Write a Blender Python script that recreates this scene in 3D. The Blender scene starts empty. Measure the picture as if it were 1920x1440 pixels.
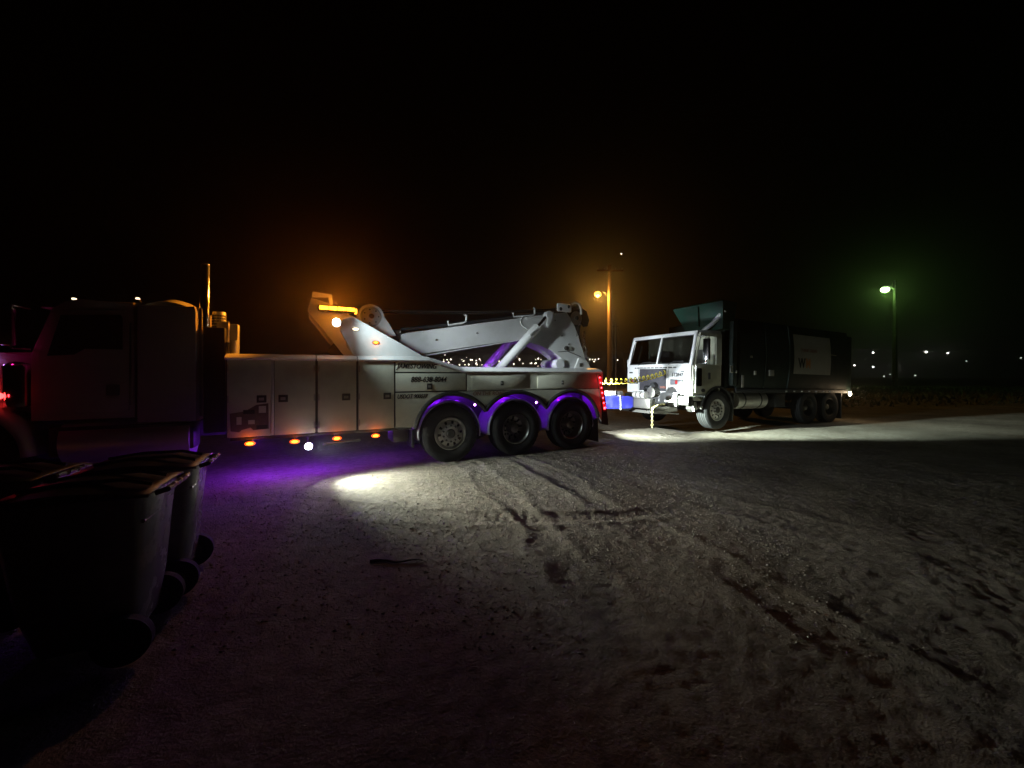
import bpy, bmesh, math, random
import numpy as np
from mathutils import Vector, Matrix
R = math.radians
random.seed(7); RNG = np.random.default_rng(11)
S = bpy.context.scene
COL = S.collection

# ------------------------------------------------------------------ camera, sky, exposure
cd = bpy.data.cameras.new('camera'); cam = bpy.data.objects.new('camera', cd); COL.objects.link(cam)
cam.location = (0, 0, 1.6); cam.rotation_euler = (R(90), 0, 0)
cd.sensor_width = 36; cd.lens = 13.52; cd.shift_y = -17/1920
cd.clip_start = .05; cd.clip_end = 6000
S.camera = cam
W = bpy.data.worlds.new('World'); S.world = W; W.use_nodes = True
wn = W.node_tree.nodes; wl = W.node_tree.links
sky = wn.new('ShaderNodeTexSky'); sky.sky_type = 'NISHITA'; sky.sun_disc = False
sky.sun_elevation = R(-4); sky.sun_rotation = R(200)
wn['Background'].inputs[1].default_value = .0006
wl.new(sky.outputs[0], wn['Background'].inputs[0])
S.view_settings.view_transform = 'Standard'; S.view_settings.look = 'None'
S.view_settings.exposure = 0; S.view_settings.gamma = 1
S.render.engine = 'CYCLES'
S.cycles.use_denoising = True
S.cycles.max_bounces = 6; S.cycles.diffuse_bounces = 4; S.cycles.glossy_bounces = 3
S.cycles.volume_bounces = 0; S.cycles.transparent_max_bounces = 8
S.cycles.sample_clamp_indirect = 4

# ------------------------------------------------------------------ materials
def mat(name, col, rough=.5, metal=0., dirt=0., dcol=(.12, .10, .08), scale=3., bump=0., bscale=60., coat=0.):
    m = bpy.data.materials.new(name); m.use_nodes = True
    nt = m.node_tree; b = nt.nodes['Principled BSDF']
    b.inputs['Base Color'].default_value = (*col, 1); b.inputs['Roughness'].default_value = rough
    b.inputs['Metallic'].default_value = metal; b.inputs['Coat Weight'].default_value = coat
    tc = nt.nodes.new('ShaderNodeTexCoord')
    if dirt:
        n = nt.nodes.new('ShaderNodeTexNoise'); n.inputs['Scale'].default_value = scale
        n.inputs['Detail'].default_value = 8; n.inputs['Roughness'].default_value = .68
        nt.links.new(tc.outputs['Object'], n.inputs['Vector'])
        cr = nt.nodes.new('ShaderNodeValToRGB'); cr.color_ramp.elements[0].position = .46
        cr.color_ramp.elements[1].position = .78
        nt.links.new(n.outputs['Fac'], cr.inputs[0])
        ml = nt.nodes.new('ShaderNodeMath'); ml.operation = 'MULTIPLY'; ml.inputs[1].default_value = dirt
        nt.links.new(cr.outputs[0], ml.inputs[0])
        mx = nt.nodes.new('ShaderNodeMixRGB'); mx.inputs[1].default_value = (*col, 1); mx.inputs[2].default_value = (*dcol, 1)
        nt.links.new(ml.outputs[0], mx.inputs[0]); nt.links.new(mx.outputs[0], b.inputs['Base Color'])
        ra = nt.nodes.new('ShaderNodeMath'); ra.operation = 'MULTIPLY_ADD'
        ra.inputs[1].default_value = .35; ra.inputs[2].default_value = rough
        nt.links.new(ml.outputs[0], ra.inputs[0]); nt.links.new(ra.outputs[0], b.inputs['Roughness'])
    if bump:
        n2 = nt.nodes.new('ShaderNodeTexNoise'); n2.inputs['Scale'].default_value = bscale; n2.inputs['Detail'].default_value = 6
        nt.links.new(tc.outputs['Object'], n2.inputs['Vector'])
        bp = nt.nodes.new('ShaderNodeBump'); bp.inputs['Strength'].default_value = bump; bp.inputs['Distance'].default_value = .01
        nt.links.new(n2.outputs['Fac'], bp.inputs['Height']); nt.links.new(bp.outputs[0], b.inputs['Normal'])
    return m
def emit(name, col, st):
    m = bpy.data.materials.new(name); m.use_nodes = True
    b = m.node_tree.nodes['Principled BSDF']; b.inputs['Base Color'].default_value = (*[min(c, .8) for c in col], 1)
    b.inputs['Emission Color'].default_value = (*col, 1); b.inputs['Emission Strength'].default_value = st
    return m
def glass(name, tint=.75, refl=.12):
    m = bpy.data.materials.new(name); m.use_nodes = True
    nt = m.node_tree; nt.nodes.remove(nt.nodes['Principled BSDF'])
    t = nt.nodes.new('ShaderNodeBsdfTransparent'); t.inputs[0].default_value = (tint, tint*1.02, tint, 1)
    g = nt.nodes.new('ShaderNodeBsdfGlossy'); g.inputs['Roughness'].default_value = .03
    n = nt.nodes.new('ShaderNodeTexNoise'); n.inputs['Scale'].default_value = 4
    f = nt.nodes.new('ShaderNodeFresnel'); f.inputs[0].default_value = 1.5
    a = nt.nodes.new('ShaderNodeMath'); a.operation = 'MULTIPLY_ADD'; a.inputs[1].default_value = .9; a.inputs[2].default_value = refl*.3
    nt.links.new(f.outputs[0], a.inputs[0])
    mx = nt.nodes.new('ShaderNodeMixShader'); nt.links.new(a.outputs[0], mx.inputs[0])
    nt.links.new(t.outputs[0], mx.inputs[1]); nt.links.new(g.outputs[0], mx.inputs[2])
    nt.links.new(mx.outputs[0], nt.nodes['Material Output'].inputs[0])
    return m
M = dict(
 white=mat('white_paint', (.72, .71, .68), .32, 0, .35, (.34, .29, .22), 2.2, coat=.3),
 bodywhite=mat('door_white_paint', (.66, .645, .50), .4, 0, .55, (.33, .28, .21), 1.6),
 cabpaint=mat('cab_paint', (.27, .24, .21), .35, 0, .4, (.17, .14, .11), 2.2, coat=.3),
 grillemet=mat('grille_metal', (.12, .11, .13), .5, .3, .4, (.05, .05, .05), 8),
 seal=mat('door_seal_rubber', (.045, .038, .03), .8),
 black=mat('black_plastic', (.02, .02, .02), .45, 0, .3, (.06, .05, .04)),
 rubber=mat('tyre_rubber', (.013, .0125, .012), .8, 0, .5, (.04, .035, .028), 5, .4, 40),
 steel=mat('dull_steel', (.42, .40, .36), .38, .85, .5, (.16, .13, .10), 6),
 alu=mat('polished_aluminium', (.55, .53, .48), .30, .55, .25, (.30, .26, .20), 7),
 dark=mat('dark_steel', (.06, .055, .05), .5, .5, .4, (.14, .11, .08), 4),
 frame=mat('frame_black', (.03, .03, .03), .55, .2, .4, (.10, .085, .065), 4),
 chrome=mat('chrome', (.8, .8, .8), .12, 1, .2, (.3, .25, .2), 8),
 tint=mat('tinted_glass', (.008, .008, .009), .05, 0, 0, coat=1),
 glass=glass('window_glass'),
 fender=mat('fender_poly', (.55, .55, .58), .22, 0, .3, (.2, .18, .16), 5),
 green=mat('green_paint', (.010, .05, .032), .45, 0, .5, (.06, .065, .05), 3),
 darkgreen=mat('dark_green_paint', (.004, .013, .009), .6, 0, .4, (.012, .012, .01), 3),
 banner=mat('banner_vinyl', (.36, .34, .30), .6, 0, .3, (.24, .22, .18), 3),
 ink=mat('black_ink', (.02, .018, .015), .6),
 brownink=mat('brown_ink', (.13, .085, .06), .6, 0, .6, (.26, .2, .15), 14),
 redink=mat('faded_red_ink', (.30, .12, .085), .6),
 orangeink=mat('orange_ink', (.55, .22, .08), .6),
 blue=mat('blue_paint', (.025, .03, .42), .4, 0, .4, (.25, .25, .4), 5),
 yellow=mat('yellow_hose', (.75, .6, .05), .4),
 rope=mat('rope_fibre', (.55, .48, .22), .9),
 chain=mat('galvanised_chain', (.45, .44, .42), .4, .8),
 cable=mat('wire_rope', (.07, .06, .05), .55, .6),
 wood=mat('weathered_pole_wood', (.30, .20, .11), .9, 0, .7, (.14, .09, .05), 9, .5, 20),
 galv=mat('galvanised_steel', (.45, .46, .44), .5, .6, .3, (.25, .24, .2), 3),
 cart=mat('cart_plastic', (.03, .031, .032), .42, 0, .4, (.09, .085, .075), 5, .15, 120),
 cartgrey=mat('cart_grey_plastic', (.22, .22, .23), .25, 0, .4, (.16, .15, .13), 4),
 seat=mat('seat_cloth', (.13, .12, .11), .9), dash=mat('dash_plastic', (.16, .18, .16), .6),
 paper=mat('paper', (.75, .75, .72), .8),
 redlens=mat('red_lens', (.35, .02, .02), .2), clear=mat('lamp_lens', (.22, .22, .24), .1, .3),
 stick=mat('dead_wood', (.06, .045, .03), .9, 0, .5, (.03, .02, .015), 20),
 litter=mat('litter_foil', (.85, .85, .85), .2, .9),
 e_amber=emit('lit_amber_lens', (1, .24, .02), 7), e_bar=emit('lit_amber_bar', (1, .36, .02), 7),
 e_halo=emit('lit_orange_halo', (1, .13, .008), 1.6),  # orange halo of the amber markers, painted as a glowing outer oval
 e_white=emit('lit_white_lens', (.86, .95, 1), 60), e_red=emit('lit_red_lens', (1, .035, .05), 16),
 e_redcab=emit('lit_red_cab_lens', (1, .03, .03), 10),
 e_purple=emit('lit_violet_led', (.62, .25, 1), 14), e_pale=emit('lit_pale_marker', (1, .78, .52), 2.2),
 e_sodium=emit('lit_sodium_lens', (1, .45, .05), 6), e_green=emit('lit_green_white_lens', (.66, 1, .45), 8),
 e_tail=emit('lit_warm_lens', (1, .8, .55), 30), e_small=emit('lit_small_lamp', (1, .85, .7), 6),
 e_town=emit('lit_town_lamp', (1, .83, .66), 9), e_far=emit('lit_far_lamp', (1, .95, .86), 12), e_dim=emit('lit_dim_lamp', (.9, 1, .85), 1.6), e_star=emit('star_glow', (1, .95, .9), 5),
)

# ------------------------------------------------------------------ mesh helpers
def mk(name, bm, m, par=None, smooth=False, ang=40):
    me = bpy.data.meshes.new(name); bmesh.ops.recalc_face_normals(bm, faces=bm.faces[:])
    bm.to_mesh(me); bm.free()
    if m is not None: me.materials.append(M[m] if isinstance(m, str) else m)
    if smooth:
        me.shade_smooth()
        try: me.set_sharp_from_angle(angle=R(ang))
        except Exception: pass
    o = bpy.data.objects.new(name, me); COL.objects.link(o)
    if par is not None: o.parent = par
    return o
def tag(o, label=None, cat=None, group=None, kind=None):
    if label: o['label'] = label
    if cat: o['category'] = cat
    if group: o['group'] = group
    if kind: o['kind'] = kind
    return o
def empty(name, loc, rz=0, ry=0):
    o = bpy.data.objects.new(name, None); COL.objects.link(o); o.location = loc
    o.rotation_euler = (0, ry, rz); o.empty_display_size = .2
    return o
def b_box(bm, x0, x1, y0, y1, z0, z1, bev=0.):
    r = bmesh.ops.create_cube(bm, size=1)
    bmesh.ops.transform(bm, verts=r['verts'], matrix=Matrix.Translation(((x0+x1)/2, (y0+y1)/2, (z0+z1)/2)) @ Matrix.Diagonal((abs(x1-x0), abs(y1-y0), abs(z1-z0), 1)))
    if bev:
        es = {e for v in r['verts'] for e in v.link_edges}
        bmesh.ops.bevel(bm, geom=list(es), offset=bev, segments=2, affect='EDGES', profile=.6)
def box(name, x0, x1, y0, y1, z0, z1, m, par=None, bev=.008):
    bm = bmesh.new(); b_box(bm, x0, x1, y0, y1, z0, z1, bev); return mk(name, bm, m, par, True)
def b_prism(bm, pts, a0, a1, ax='y', bev=0., pts2=None):
    def P(p, a):
        return (p[0], a, p[1]) if ax == 'y' else ((a, p[0], p[1]) if ax == 'x' else (p[0], p[1], a))
    q = pts2 or pts
    v0 = [bm.verts.new(P(p, a0)) for p in pts]; v1 = [bm.verts.new(P(p, a1)) for p in q]
    n = len(pts); fs = [bm.faces.new(v0), bm.faces.new(v1[::-1])]
    for i in range(n): bm.faces.new((v0[i], v0[(i+1) % n], v1[(i+1) % n], v1[i]))
    if bev:
        es = [e for f in fs for e in f.edges]
        bmesh.ops.bevel(bm, geom=es, offset=bev, segments=2, affect='EDGES', profile=.6)
def prism(name, pts, a0, a1, m, par=None, ax='y', bev=.0, pts2=None, smooth=True):
    bm = bmesh.new(); b_prism(bm, pts, a0, a1, ax, bev, pts2); return mk(name, bm, m, par, smooth)
def b_tube(bm, pts, r, n=10, r2=None, cap=True):
    pts = [Vector(p) for p in pts]; rings = []
    for i, p in enumerate(pts):
        a = pts[max(i-1, 0)]; b = pts[min(i+1, len(pts)-1)]; d = (b-a).normalized()
        u = d.orthogonal().normalized() if i == 0 else (u - d*u.dot(d)).normalized()
        w = d.cross(u); rr = r if r2 is None else r + (r2-r)*i/(len(pts)-1)
        rings.append([bm.verts.new(p + (u*math.cos(k*2*math.pi/n) + w*math.sin(k*2*math.pi/n))*rr) for k in range(n)])
    for A, B in zip(rings, rings[1:]):
        for k in range(n): bm.faces.new((A[k], A[(k+1) % n], B[(k+1) % n], B[k]))
    if cap: bm.faces.new(rings[0]); bm.faces.new(rings[-1][::-1])
def tube(name, pts, r, m, par=None, n=10, r2=None):
    bm = bmesh.new(); b_tube(bm, pts, r, n, r2); return mk(name, bm, m, par, True)
def b_lathe(bm, prof, c, n=40, ax='y', skip=None, lug=None):
    """prof: (axial, radius)."""
    rings = []
    for j, (a, r) in enumerate(prof):
        ring = []
        for k in range(n):
            rr = r + (lug[1] if lug and j in lug[0] and (k//lug[2]) % 2 else 0)
            t = 2*math.pi*k/n; x, z = rr*math.cos(t), rr*math.sin(t)
            p = (c[0]+x, c[1]+a, c[2]+z) if ax == 'y' else ((c[0]+a, c[1]+x, c[2]+z) if ax == 'x' else (c[0]+x, c[1]+z, c[2]+a))
            ring.append(bm.verts.new(p))
        rings.append(ring)
    for j, (A, B) in enumerate(zip(rings, rings[1:])):
        for k in range(n):
            if skip and j == skip[0] and k % skip[1] < skip[2]: continue
            bm.faces.new((A[k], A[(k+1) % n], B[(k+1) % n], B[k]))
    return rings
def lathe(name, prof, c, m, par=None, n=40, ax='y', skip=None, lug=None, caps=True):
    bm = bmesh.new(); r = b_lathe(bm, prof, c, n, ax, skip, lug)
    if caps:
        for q in (r[0], r[-1]):
            if prof[0 if q is r[0] else -1][1] > 1e-4: bm.faces.new(q)
    return mk(name, bm, m, par, True, 35)
def text(name, s, size, loc, m, par, front=False, shear=0., bold=.0, sx=1., align='LEFT'):
    cu = bpy.data.curves.new(name, 'FONT'); cu.body = s; cu.size = size; cu.shear = shear; cu.offset = bold; cu.align_x = align
    cu.extrude = .0015
    o = bpy.data.objects.new('tmp', cu); COL.objects.link(o)
    dg = bpy.context.evaluated_depsgraph_get(); me = bpy.data.meshes.new_from_object(o.evaluated_get(dg))
    bpy.data.objects.remove(o)
    mt = Matrix.Rotation(R(90), 4, 'X')
    if front: mt = Matrix.Rotation(R(-90), 4, 'Z') @ mt
    me.transform(mt @ Matrix.Diagonal((sx, 1, 1, 1))); me.materials.clear(); me.materials.append(M[m]); me.name = name
    q = bpy.data.objects.new(name, me); COL.objects.link(q); q.parent = par; q.location = loc
    return q
def lamp(name, kind, par, loc, col, power, size=.03, aim=None, cone=90, blend=.5):
    l = bpy.data.lights.new(name, kind); l.color = col; l.energy = power; l.shadow_soft_size = size
    if kind == 'SPOT': l.spot_size = R(cone); l.spot_blend = blend
    o = bpy.data.objects.new(name, l); COL.objects.link(o); o.parent = par; o.location = loc
    if aim is not None:
        o.rotation_euler = (Vector(aim)-Vector(loc)).to_track_quat('-Z', 'Y').to_euler()
    return o

# ------------------------------------------------------------------ ground
def vnoise(x, y, seed):
    tab = np.random.default_rng(seed).random((256, 256))
    xi = np.floor(x).astype(int); yi = np.floor(y).astype(int); fx = x-xi; fy = y-yi
    fx = fx*fx*(3-2*fx); fy = fy*fy*(3-2*fy)
    g = lambda a, b: tab[a % 256, b % 256]
    return (g(xi, yi)*(1-fx)+g(xi+1, yi)*fx)*(1-fy)+(g(xi, yi+1)*(1-fx)+g(xi+1, yi+1)*fx)*fy-.5
RUTS = [  # path (x,y), half width, depth
 ([(-2.2, 8.6), (-.9, 7.1), (-.25, 5.6), (.2, 4.3), (.5, 3.3), (.75, 2.2), (1.0, 1.2)], .17, .006),
 ([(-.4, 8.1), (.55, 6.4), (1.05, 5.0), (1.55, 3.6), (2.1, 2.2), (2.5, 1.2)], .19, .007),
 ([(.6, 8.2), (1.5, 6.6), (2.2, 5.35), (3.1, 4.2), (4.2, 3.1)], .22, .005),
 ([(2.2, 8.3), (4.5, 7.6), (8, 7.2), (12, 7.0)], .24, .003),
 ([(2.5, 7.2), (5, 6.4), (8.5, 5.8), (13, 5.6)], .24, .003),
 ([(-3.5, 5.2), (-1.6, 4.5), (.3, 4.3), (2.6, 4.7)], .16, .006)]
def rut_d(x, y, path):
    best = np.full(x.shape, 1e9); al = np.zeros(x.shape); acc = 0
    P = []
    for i in range(len(path)-1):
        p0 = path[max(i-1, 0)]; p1 = path[i]; p2 = path[i+1]; p3 = path[min(i+2, len(path)-1)]
        for k in range(6):
            t = k/6
            P.append(tuple(.5*((2*b)+(-a+c)*t+(2*a-5*b+4*c-d)*t*t+(-a+3*b-3*c+d)*t**3) for a, b, c, d in zip(p0, p1, p2, p3)))
    P.append(path[-1])
    for (ax, ay), (bx, by) in zip(P, P[1:]):
        dx, dy = bx-ax, by-ay; L2 = dx*dx+dy*dy
        t = np.clip(((x-ax)*dx+(y-ay)*dy)/L2, 0, 1)
        d = np.hypot(x-ax-t*dx, y-ay-t*dy); w = d < best
        best = np.where(w, d, best); al = np.where(w, acc+t*math.sqrt(L2), al); acc += math.sqrt(L2)
    return best, al, acc
def height(x, y):
    near = np.clip(1-(np.hypot(x-1, y-6)-14)/20, 0, 1)
    h = .03*vnoise(x*.5, y*.5, 1)+.014*vnoise(x*1.3+3, y*1.3, 2)
    h += near*(.006*vnoise(x*3.1, y*3.1, 3)+.003*vnoise(x*7.3, y*7.3, 4)+.004*vnoise(x*17, y*17, 5)+.006*vnoise(x*33, y*33, 6))
    msk = (x > -5) & (x < 14) & (y > 1) & (y < 9.5)
    xs, ys = x[msk], y[msk]; add = np.zeros(xs.shape)
    for i, (p, w, dep) in enumerate(RUTS):
        d, a, La = rut_d(xs, ys, p)
        d = np.abs(d+.16*vnoise(xs*1.7, ys*1.7, 20+i)+.07*vnoise(xs*6, ys*6, 40+i))
        q = d/w
        br = (.15+1.5*(vnoise(xs*.9, ys*.9, 60+i)+.5))*np.clip(a/1.2, 0, 1)*np.clip((La-a)/1.2, 0, 1)
        g = -dep*br*np.exp(-(q**4))+dep*.9*br*np.exp(-((q-1.35)/.34)**2)
        lug = (.0016 if i in (0, 5) else .0006)*br*np.sign(np.sin(a*2*math.pi/.11+d*9))*np.exp(-(q**4))*(vnoise(xs*1.1, ys*1.1, 80+i) > 0)
        add += g+lug
    h[msk] += add
    # keep the pads under the trucks' tyres level
    return h*np.clip((np.hypot(x, y))/1.2, 0, 1)
def axis(lo, hi, d, far0, far1, g=1.16):
    a = list(np.arange(lo, hi+1e-6, d)); L = []; s = d; v = lo
    while v > far0: s *= g; v -= s; L.append(v)
    H = []; s = d; v = hi
    while v < far1: s *= g; v += s; H.append(v)
    return np.array(L[::-1]+a+H)
def grid_mesh(name, xs, ys, fz, m):
    X, Y = np.meshgrid(xs, ys); Z = fz(X, Y); nx, ny = len(xs), len(ys)
    co = np.stack([X, Y, Z], -1).reshape(-1, 3)
    i = (np.arange(ny-1)[:, None]*nx+np.arange(nx-1)[None]).reshape(-1)
    f = np.stack([i, i+1, i+nx+1, i+nx], -1)
    me = bpy.data.meshes.new(name); me.vertices.add(len(co)); me.vertices.foreach_set('co', co.ravel())
    me.loops.add(f.size); me.loops.foreach_set('vertex_index', f.ravel())
    me.polygons.add(len(f)); me.polygons.foreach_set('loop_start', np.arange(len(f))*4); me.polygons.foreach_set('loop_total', np.full(len(f), 4))
    me.update(); me.validate(); me.shade_smooth(); me.materials.append(m)
    o = bpy.data.objects.new(name, me); COL.objects.link(o); return o
def ground_mat():
    m = bpy.data.materials.new('caliche_dirt'); m.use_nodes = True; nt = m.node_tree; b = nt.nodes['Principled BSDF']
    b.inputs['Roughness'].default_value = .95; b.inputs['Specular IOR Level'].default_value = .2
    tc = nt.nodes.new('ShaderNodeTexCoord')
    def N(s, d=8, r=.65):
        n = nt.nodes.new('ShaderNodeTexNoise'); n.inputs['Scale'].default_value = s; n.inputs['Detail'].default_value = d
        n.inputs['Roughness'].default_value = r; nt.links.new(tc.outputs['Object'], n.inputs['Vector']); return n
    n1 = N(.55); n2 = N(9, 6); n3 = N(55, 4)
    cr = nt.nodes.new('ShaderNodeValToRGB'); e = cr.color_ramp.elements
    e[0].position = .34; e[0].color = (.19, .158, .112, 1); e[1].position = .66; e[1].color = (.37, .332, .258, 1)
    nt.links.new(n1.outputs['Fac'], cr.inputs[0])
    cr2 = nt.nodes.new('ShaderNodeValToRGB'); e = cr2.color_ramp.elements
    e[0].position = .32; e[0].color = (.55, .53, .5, 1); e[1].position = .62; e[1].color = (1, 1, 1, 1)
    nt.links.new(n2.outputs['Fac'], cr2.inputs[0])
    mx = nt.nodes.new('ShaderNodeMixRGB'); mx.blend_type = 'MULTIPLY'; mx.inputs[0].default_value = .85
    nt.links.new(cr.outputs[0], mx.inputs[1]); nt.links.new(cr2.outputs[0], mx.inputs[2])
    # thin rank grass beyond the yard edge
    nt.links.new(mx.outputs[0], b.inputs['Base Color'])
    ad = nt.nodes.new('ShaderNodeMath'); ad.operation = 'ADD'
    nt.links.new(n2.outputs['Fac'], ad.inputs[0]); nt.links.new(n3.outputs['Fac'], ad.inputs[1])
    bp = nt.nodes.new('ShaderNodeBump'); bp.inputs['Strength'].default_value = .7; bp.inputs['Distance'].default_value = .02
    nt.links.new(ad.outputs[0], bp.inputs['Height']); nt.links.new(bp.outputs[0], b.inputs['Normal'])
    return m
M['ground'] = ground_mat()
g = grid_mesh('ground', axis(-5, 7.5, .026, -1500, 1500), axis(1.2, 9.2, .026, -30, 1600), height, M['ground'])
tag(g, 'pale dusty caliche yard with tyre ruts', None, None, 'structure')

def pebbles():
    n = 26000
    x = -4.6+7.2*RNG.random(n)**.9; y = 2.2+6.6*RNG.random(n)**.9
    cl = vnoise(x*1.6, y*1.6, 91)+RNG.normal(0, .25, n); keep = cl > -.12; x, y = x[keep], y[keep]; n = len(x)
    r = np.clip(RNG.lognormal(-5.1, .4, n), .0025, .015)
    z = height(x.copy(), y.copy())
    base = np.array([(1, 0, 0), (-1, 0, 0), (0, 1, 0), (0, -1, 0), (0, 0, 1), (0, 0, -1)], float)
    fc = np.array([(0, 2, 4), (2, 1, 4), (1, 3, 4), (3, 0, 4), (2, 0, 5), (1, 2, 5), (3, 1, 5), (0, 3, 5)])
    v = base[None]*r[:, None, None]*RNG.uniform(.6, 1.3, (n, 6, 1)); v[..., 2] *= .7
    a = RNG.uniform(0, 6.28, n); c, s = np.cos(a)[:, None], np.sin(a)[:, None]
    vx = v[..., 0]*c-v[..., 1]*s; vy = v[..., 0]*s+v[..., 1]*c
    co = np.stack([vx+x[:, None], vy+y[:, None], v[..., 2]+z[:, None]+.05*r[:, None]], -1).reshape(-1, 3)
    f = (fc[None]+6*np.arange(n)[:, None, None]).reshape(-1, 3)
    me = bpy.data.meshes.new('gravel'); me.vertices.add(len(co)); me.vertices.foreach_set('co', co.ravel())
    me.loops.add(f.size); me.loops.foreach_set('vertex_index', f.ravel().astype(np.int32)); me.polygons.add(len(f))
    me.polygons.foreach_set('loop_start', np.arange(len(f))*3); me.polygons.foreach_set('loop_total', np.full(len(f), 3))
    me.update(); me.validate(); me.materials.append(M['pebble'])
    o = bpy.data.objects.new('gravel', me); COL.objects.link(o); tag(o, 'loose pale gravel strewn over the dirt yard', 'gravel', None, 'stuff')
M['pebble'] = mat('gravel_stone', (.27, .24, .185), .9, 0, .6, (.2, .17, .13), 12)
pebbles()

# rank grass field past the yard, a low rise and far hills
def tufts():
    n = 9000; x = RNG.uniform(14, 75, n); y = RNG.uniform(19, 48, n); keep = y > 17.5+.22*(x-12)+RNG.normal(0, .9, n); x, y = x[keep], y[keep]
    z = height(x.copy(), y.copy()); n = len(x); h = RNG.uniform(.06, .22, n)*(1+y/60); a = RNG.uniform(0, 3.14, n); w = .05+.0016*y
    dx, dy = np.cos(a)*w, np.sin(a)*w; lx, ly = RNG.normal(0, .12, n), RNG.normal(0, .12, n)
    co = np.stack([np.stack([x-dx, y-dy, z-.02], -1), np.stack([x+dx, y+dy, z-.02], -1), np.stack([x+lx, y+ly, z+h], -1)], 1).reshape(-1, 3)
    me = bpy.data.meshes.new('grass'); f = np.arange(3*n)
    me.vertices.add(3*n); me.vertices.foreach_set('co', co.ravel()); me.loops.add(3*n); me.loops.foreach_set('vertex_index', f.astype(np.int32))
    me.polygons.add(n); me.polygons.foreach_set('loop_start', np.arange(n)*3); me.polygons.foreach_set('loop_total', np.full(n, 3))
    me.update(); me.materials.append(mat('dry_grass', (.09, .10, .035), .9, 0, .5, (.13, .10, .05), .6))
    o = bpy.data.objects.new('grass', me); COL.objects.link(o); tag(o, 'rank grass field beyond the yard at right', 'grass', None, 'stuff')
tufts()
def hill_h(x, y):
    t = np.clip((y-300)/260, 0, 1)
    return -2+t*(34+26*vnoise(x*.006, y*.004, 31)+10*vnoise(x*.02, y*.02, 32))
hl = grid_mesh('hill', np.linspace(-900, 1100, 90), np.linspace(280, 760, 24), hill_h, mat('far_hill_scrub', (.05, .05, .035), 1, 0, .5, (.08, .07, .05), .02))
tag(hl, 'dark hillside along the horizon', None, None, 'structure')

# ------------------------------------------------------------------ wheels
def tyre_prof(w, Ro, Ri):
    h = w/2; p = [(-h*.72, Ri), (-h*.92, Ri+.05), (-h, Ri+(Ro-Ri)*.5), (-h*.95, Ro-.035), (-h*.84, Ro-.006)]
    rb = [-.84, -.56, -.22, .22, .56, .84]
    for i in range(5):
        a, b = rb[i]*h, rb[i+1]*h; g = .008
        if i: p += [(a+g, Ro-.016), (a+g, Ro)]
        else: p += [(a+.002, Ro)]
        p += [(b-g, Ro), (b-g, Ro-.016)] if i < 4 else [(b-.002, Ro)]
    return p+[(h*.84, Ro-.006), (h*.95, Ro-.035), (h, Ri+(Ro-Ri)*.5), (h*.92, Ri+.05), (h*.72, Ri)]
def wheel(par, c, style, w=.29, Ro=.52, rim_m='alu', side=-1):
    """side -1: outer face looks to -y."""
    root = empty('wheel', c); root.parent = par
    if side > 0: root.rotation_euler = (0, 0, math.pi)
    lathe('tyre', tyre_prof(w, Ro, .292), (0, 0, 0), 'rubber', root, 72, 'y', None, ([3, 4, 5], -.009, 1), caps=False)
    f = -w*.36
    if style == 'flat':     # steer-type disc close to the outer face
        pr = [(f-.012, .300), (f-.016, .288), (f-.004, .278), (f+.03, .268), (f+.035, .245), (f+.012, .232), (f+.0, .178), (f-.02, .166), (f-.028, .12), (f-.026, .088)]
        d0 = f-.028; lr = .145; hr = .086; hub = [(d0+.02, .088), (d0-.004, .085), (d0-.012, .07), (d0-.02, .062), (d0-.02, 0)]
    else:                   # deep dish with protruding hub
        pr = [(f-.012, .300), (f-.016, .288), (f-.004, .278), (f+.06, .262), (f+.16, .255), (f+.20, .245), (f+.215, .165), (f+.20, .14), (f+.20, .10)]
        d0 = f+.20; lr = .15; hub = [(d0+.02, .13), (d0-.03, .125), (d0-.09, .11), (d0-.15, .085), (d0-.165, .06), (d0-.165, 0)]
    k = 5 if style == 'flat' else 5
    rim = lathe('rim', pr, (0, 0, 0), rim_m, root, 60, 'y', (k, 6, 2), caps=False)
    lathe('hub', hub, (0, 0, 0), 'dark' if style == 'flat' else 'steel', root, 24)
    if side < 0:
        nut = None
        for i in range(10):
            a = 2*math.pi*(i+.5)/10; x, z = lr*math.cos(a), lr*math.sin(a)
            if nut is None: nut = q = lathe('lug_nut', [(d0+.01, .019), (d0-.018, .019), (d0-.034, .012), (d0-.034, .001)], (0, 0, 0), 'dark', rim, 6)
            else: q = nut.copy(); COL.objects.link(q)
            q.location = (x, 0, z)
    lathe('brake_drum', [(f+.27, .27), (f+.24, .27), (f+.24, .02)], (0, 0, 0), 'frame', root, 24)
    return root

# ------------------------------------------------------------------ TOW TRUCK (local x = along the truck to its tail, y = away from the camera, z up)
TT = empty('tow_truck', (-1.11, 7.02, 0), math.atan2(.456, .89))
tag(TT, 'white heavy tow truck with raised boom and violet underglow', 'tow truck')
AX = [0., 1.36, 2.71]
for i, x in enumerate(AX):
    wheel(TT, (x, .16 if i == 0 else .15, .525), 'flat' if i == 0 else 'dish', .30, .525, 'alu' if i == 0 else 'steel')
    wheel(TT, (x, 2.34, .525), 'flat' if i == 0 else 'dish', .30, .525, 'steel', 1)
wheel(TT, (-5.95, .28, .52), 'flat', .29, .52, 'alu'); wheel(TT, (-5.95, 2.22, .52), 'flat', .29, .52, 'alu', 1)
for y0, y1 in ((.72, .84), (1.66, 1.78)): box('frame_rail', -7.0, 3.5, y0, y1, .66, .92, 'frame', TT)
for x in AX+[-5.95]: tube('axle', [(x, .35, .52), (x, 2.15, .52)], .075, 'frame', TT, 12)

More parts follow.
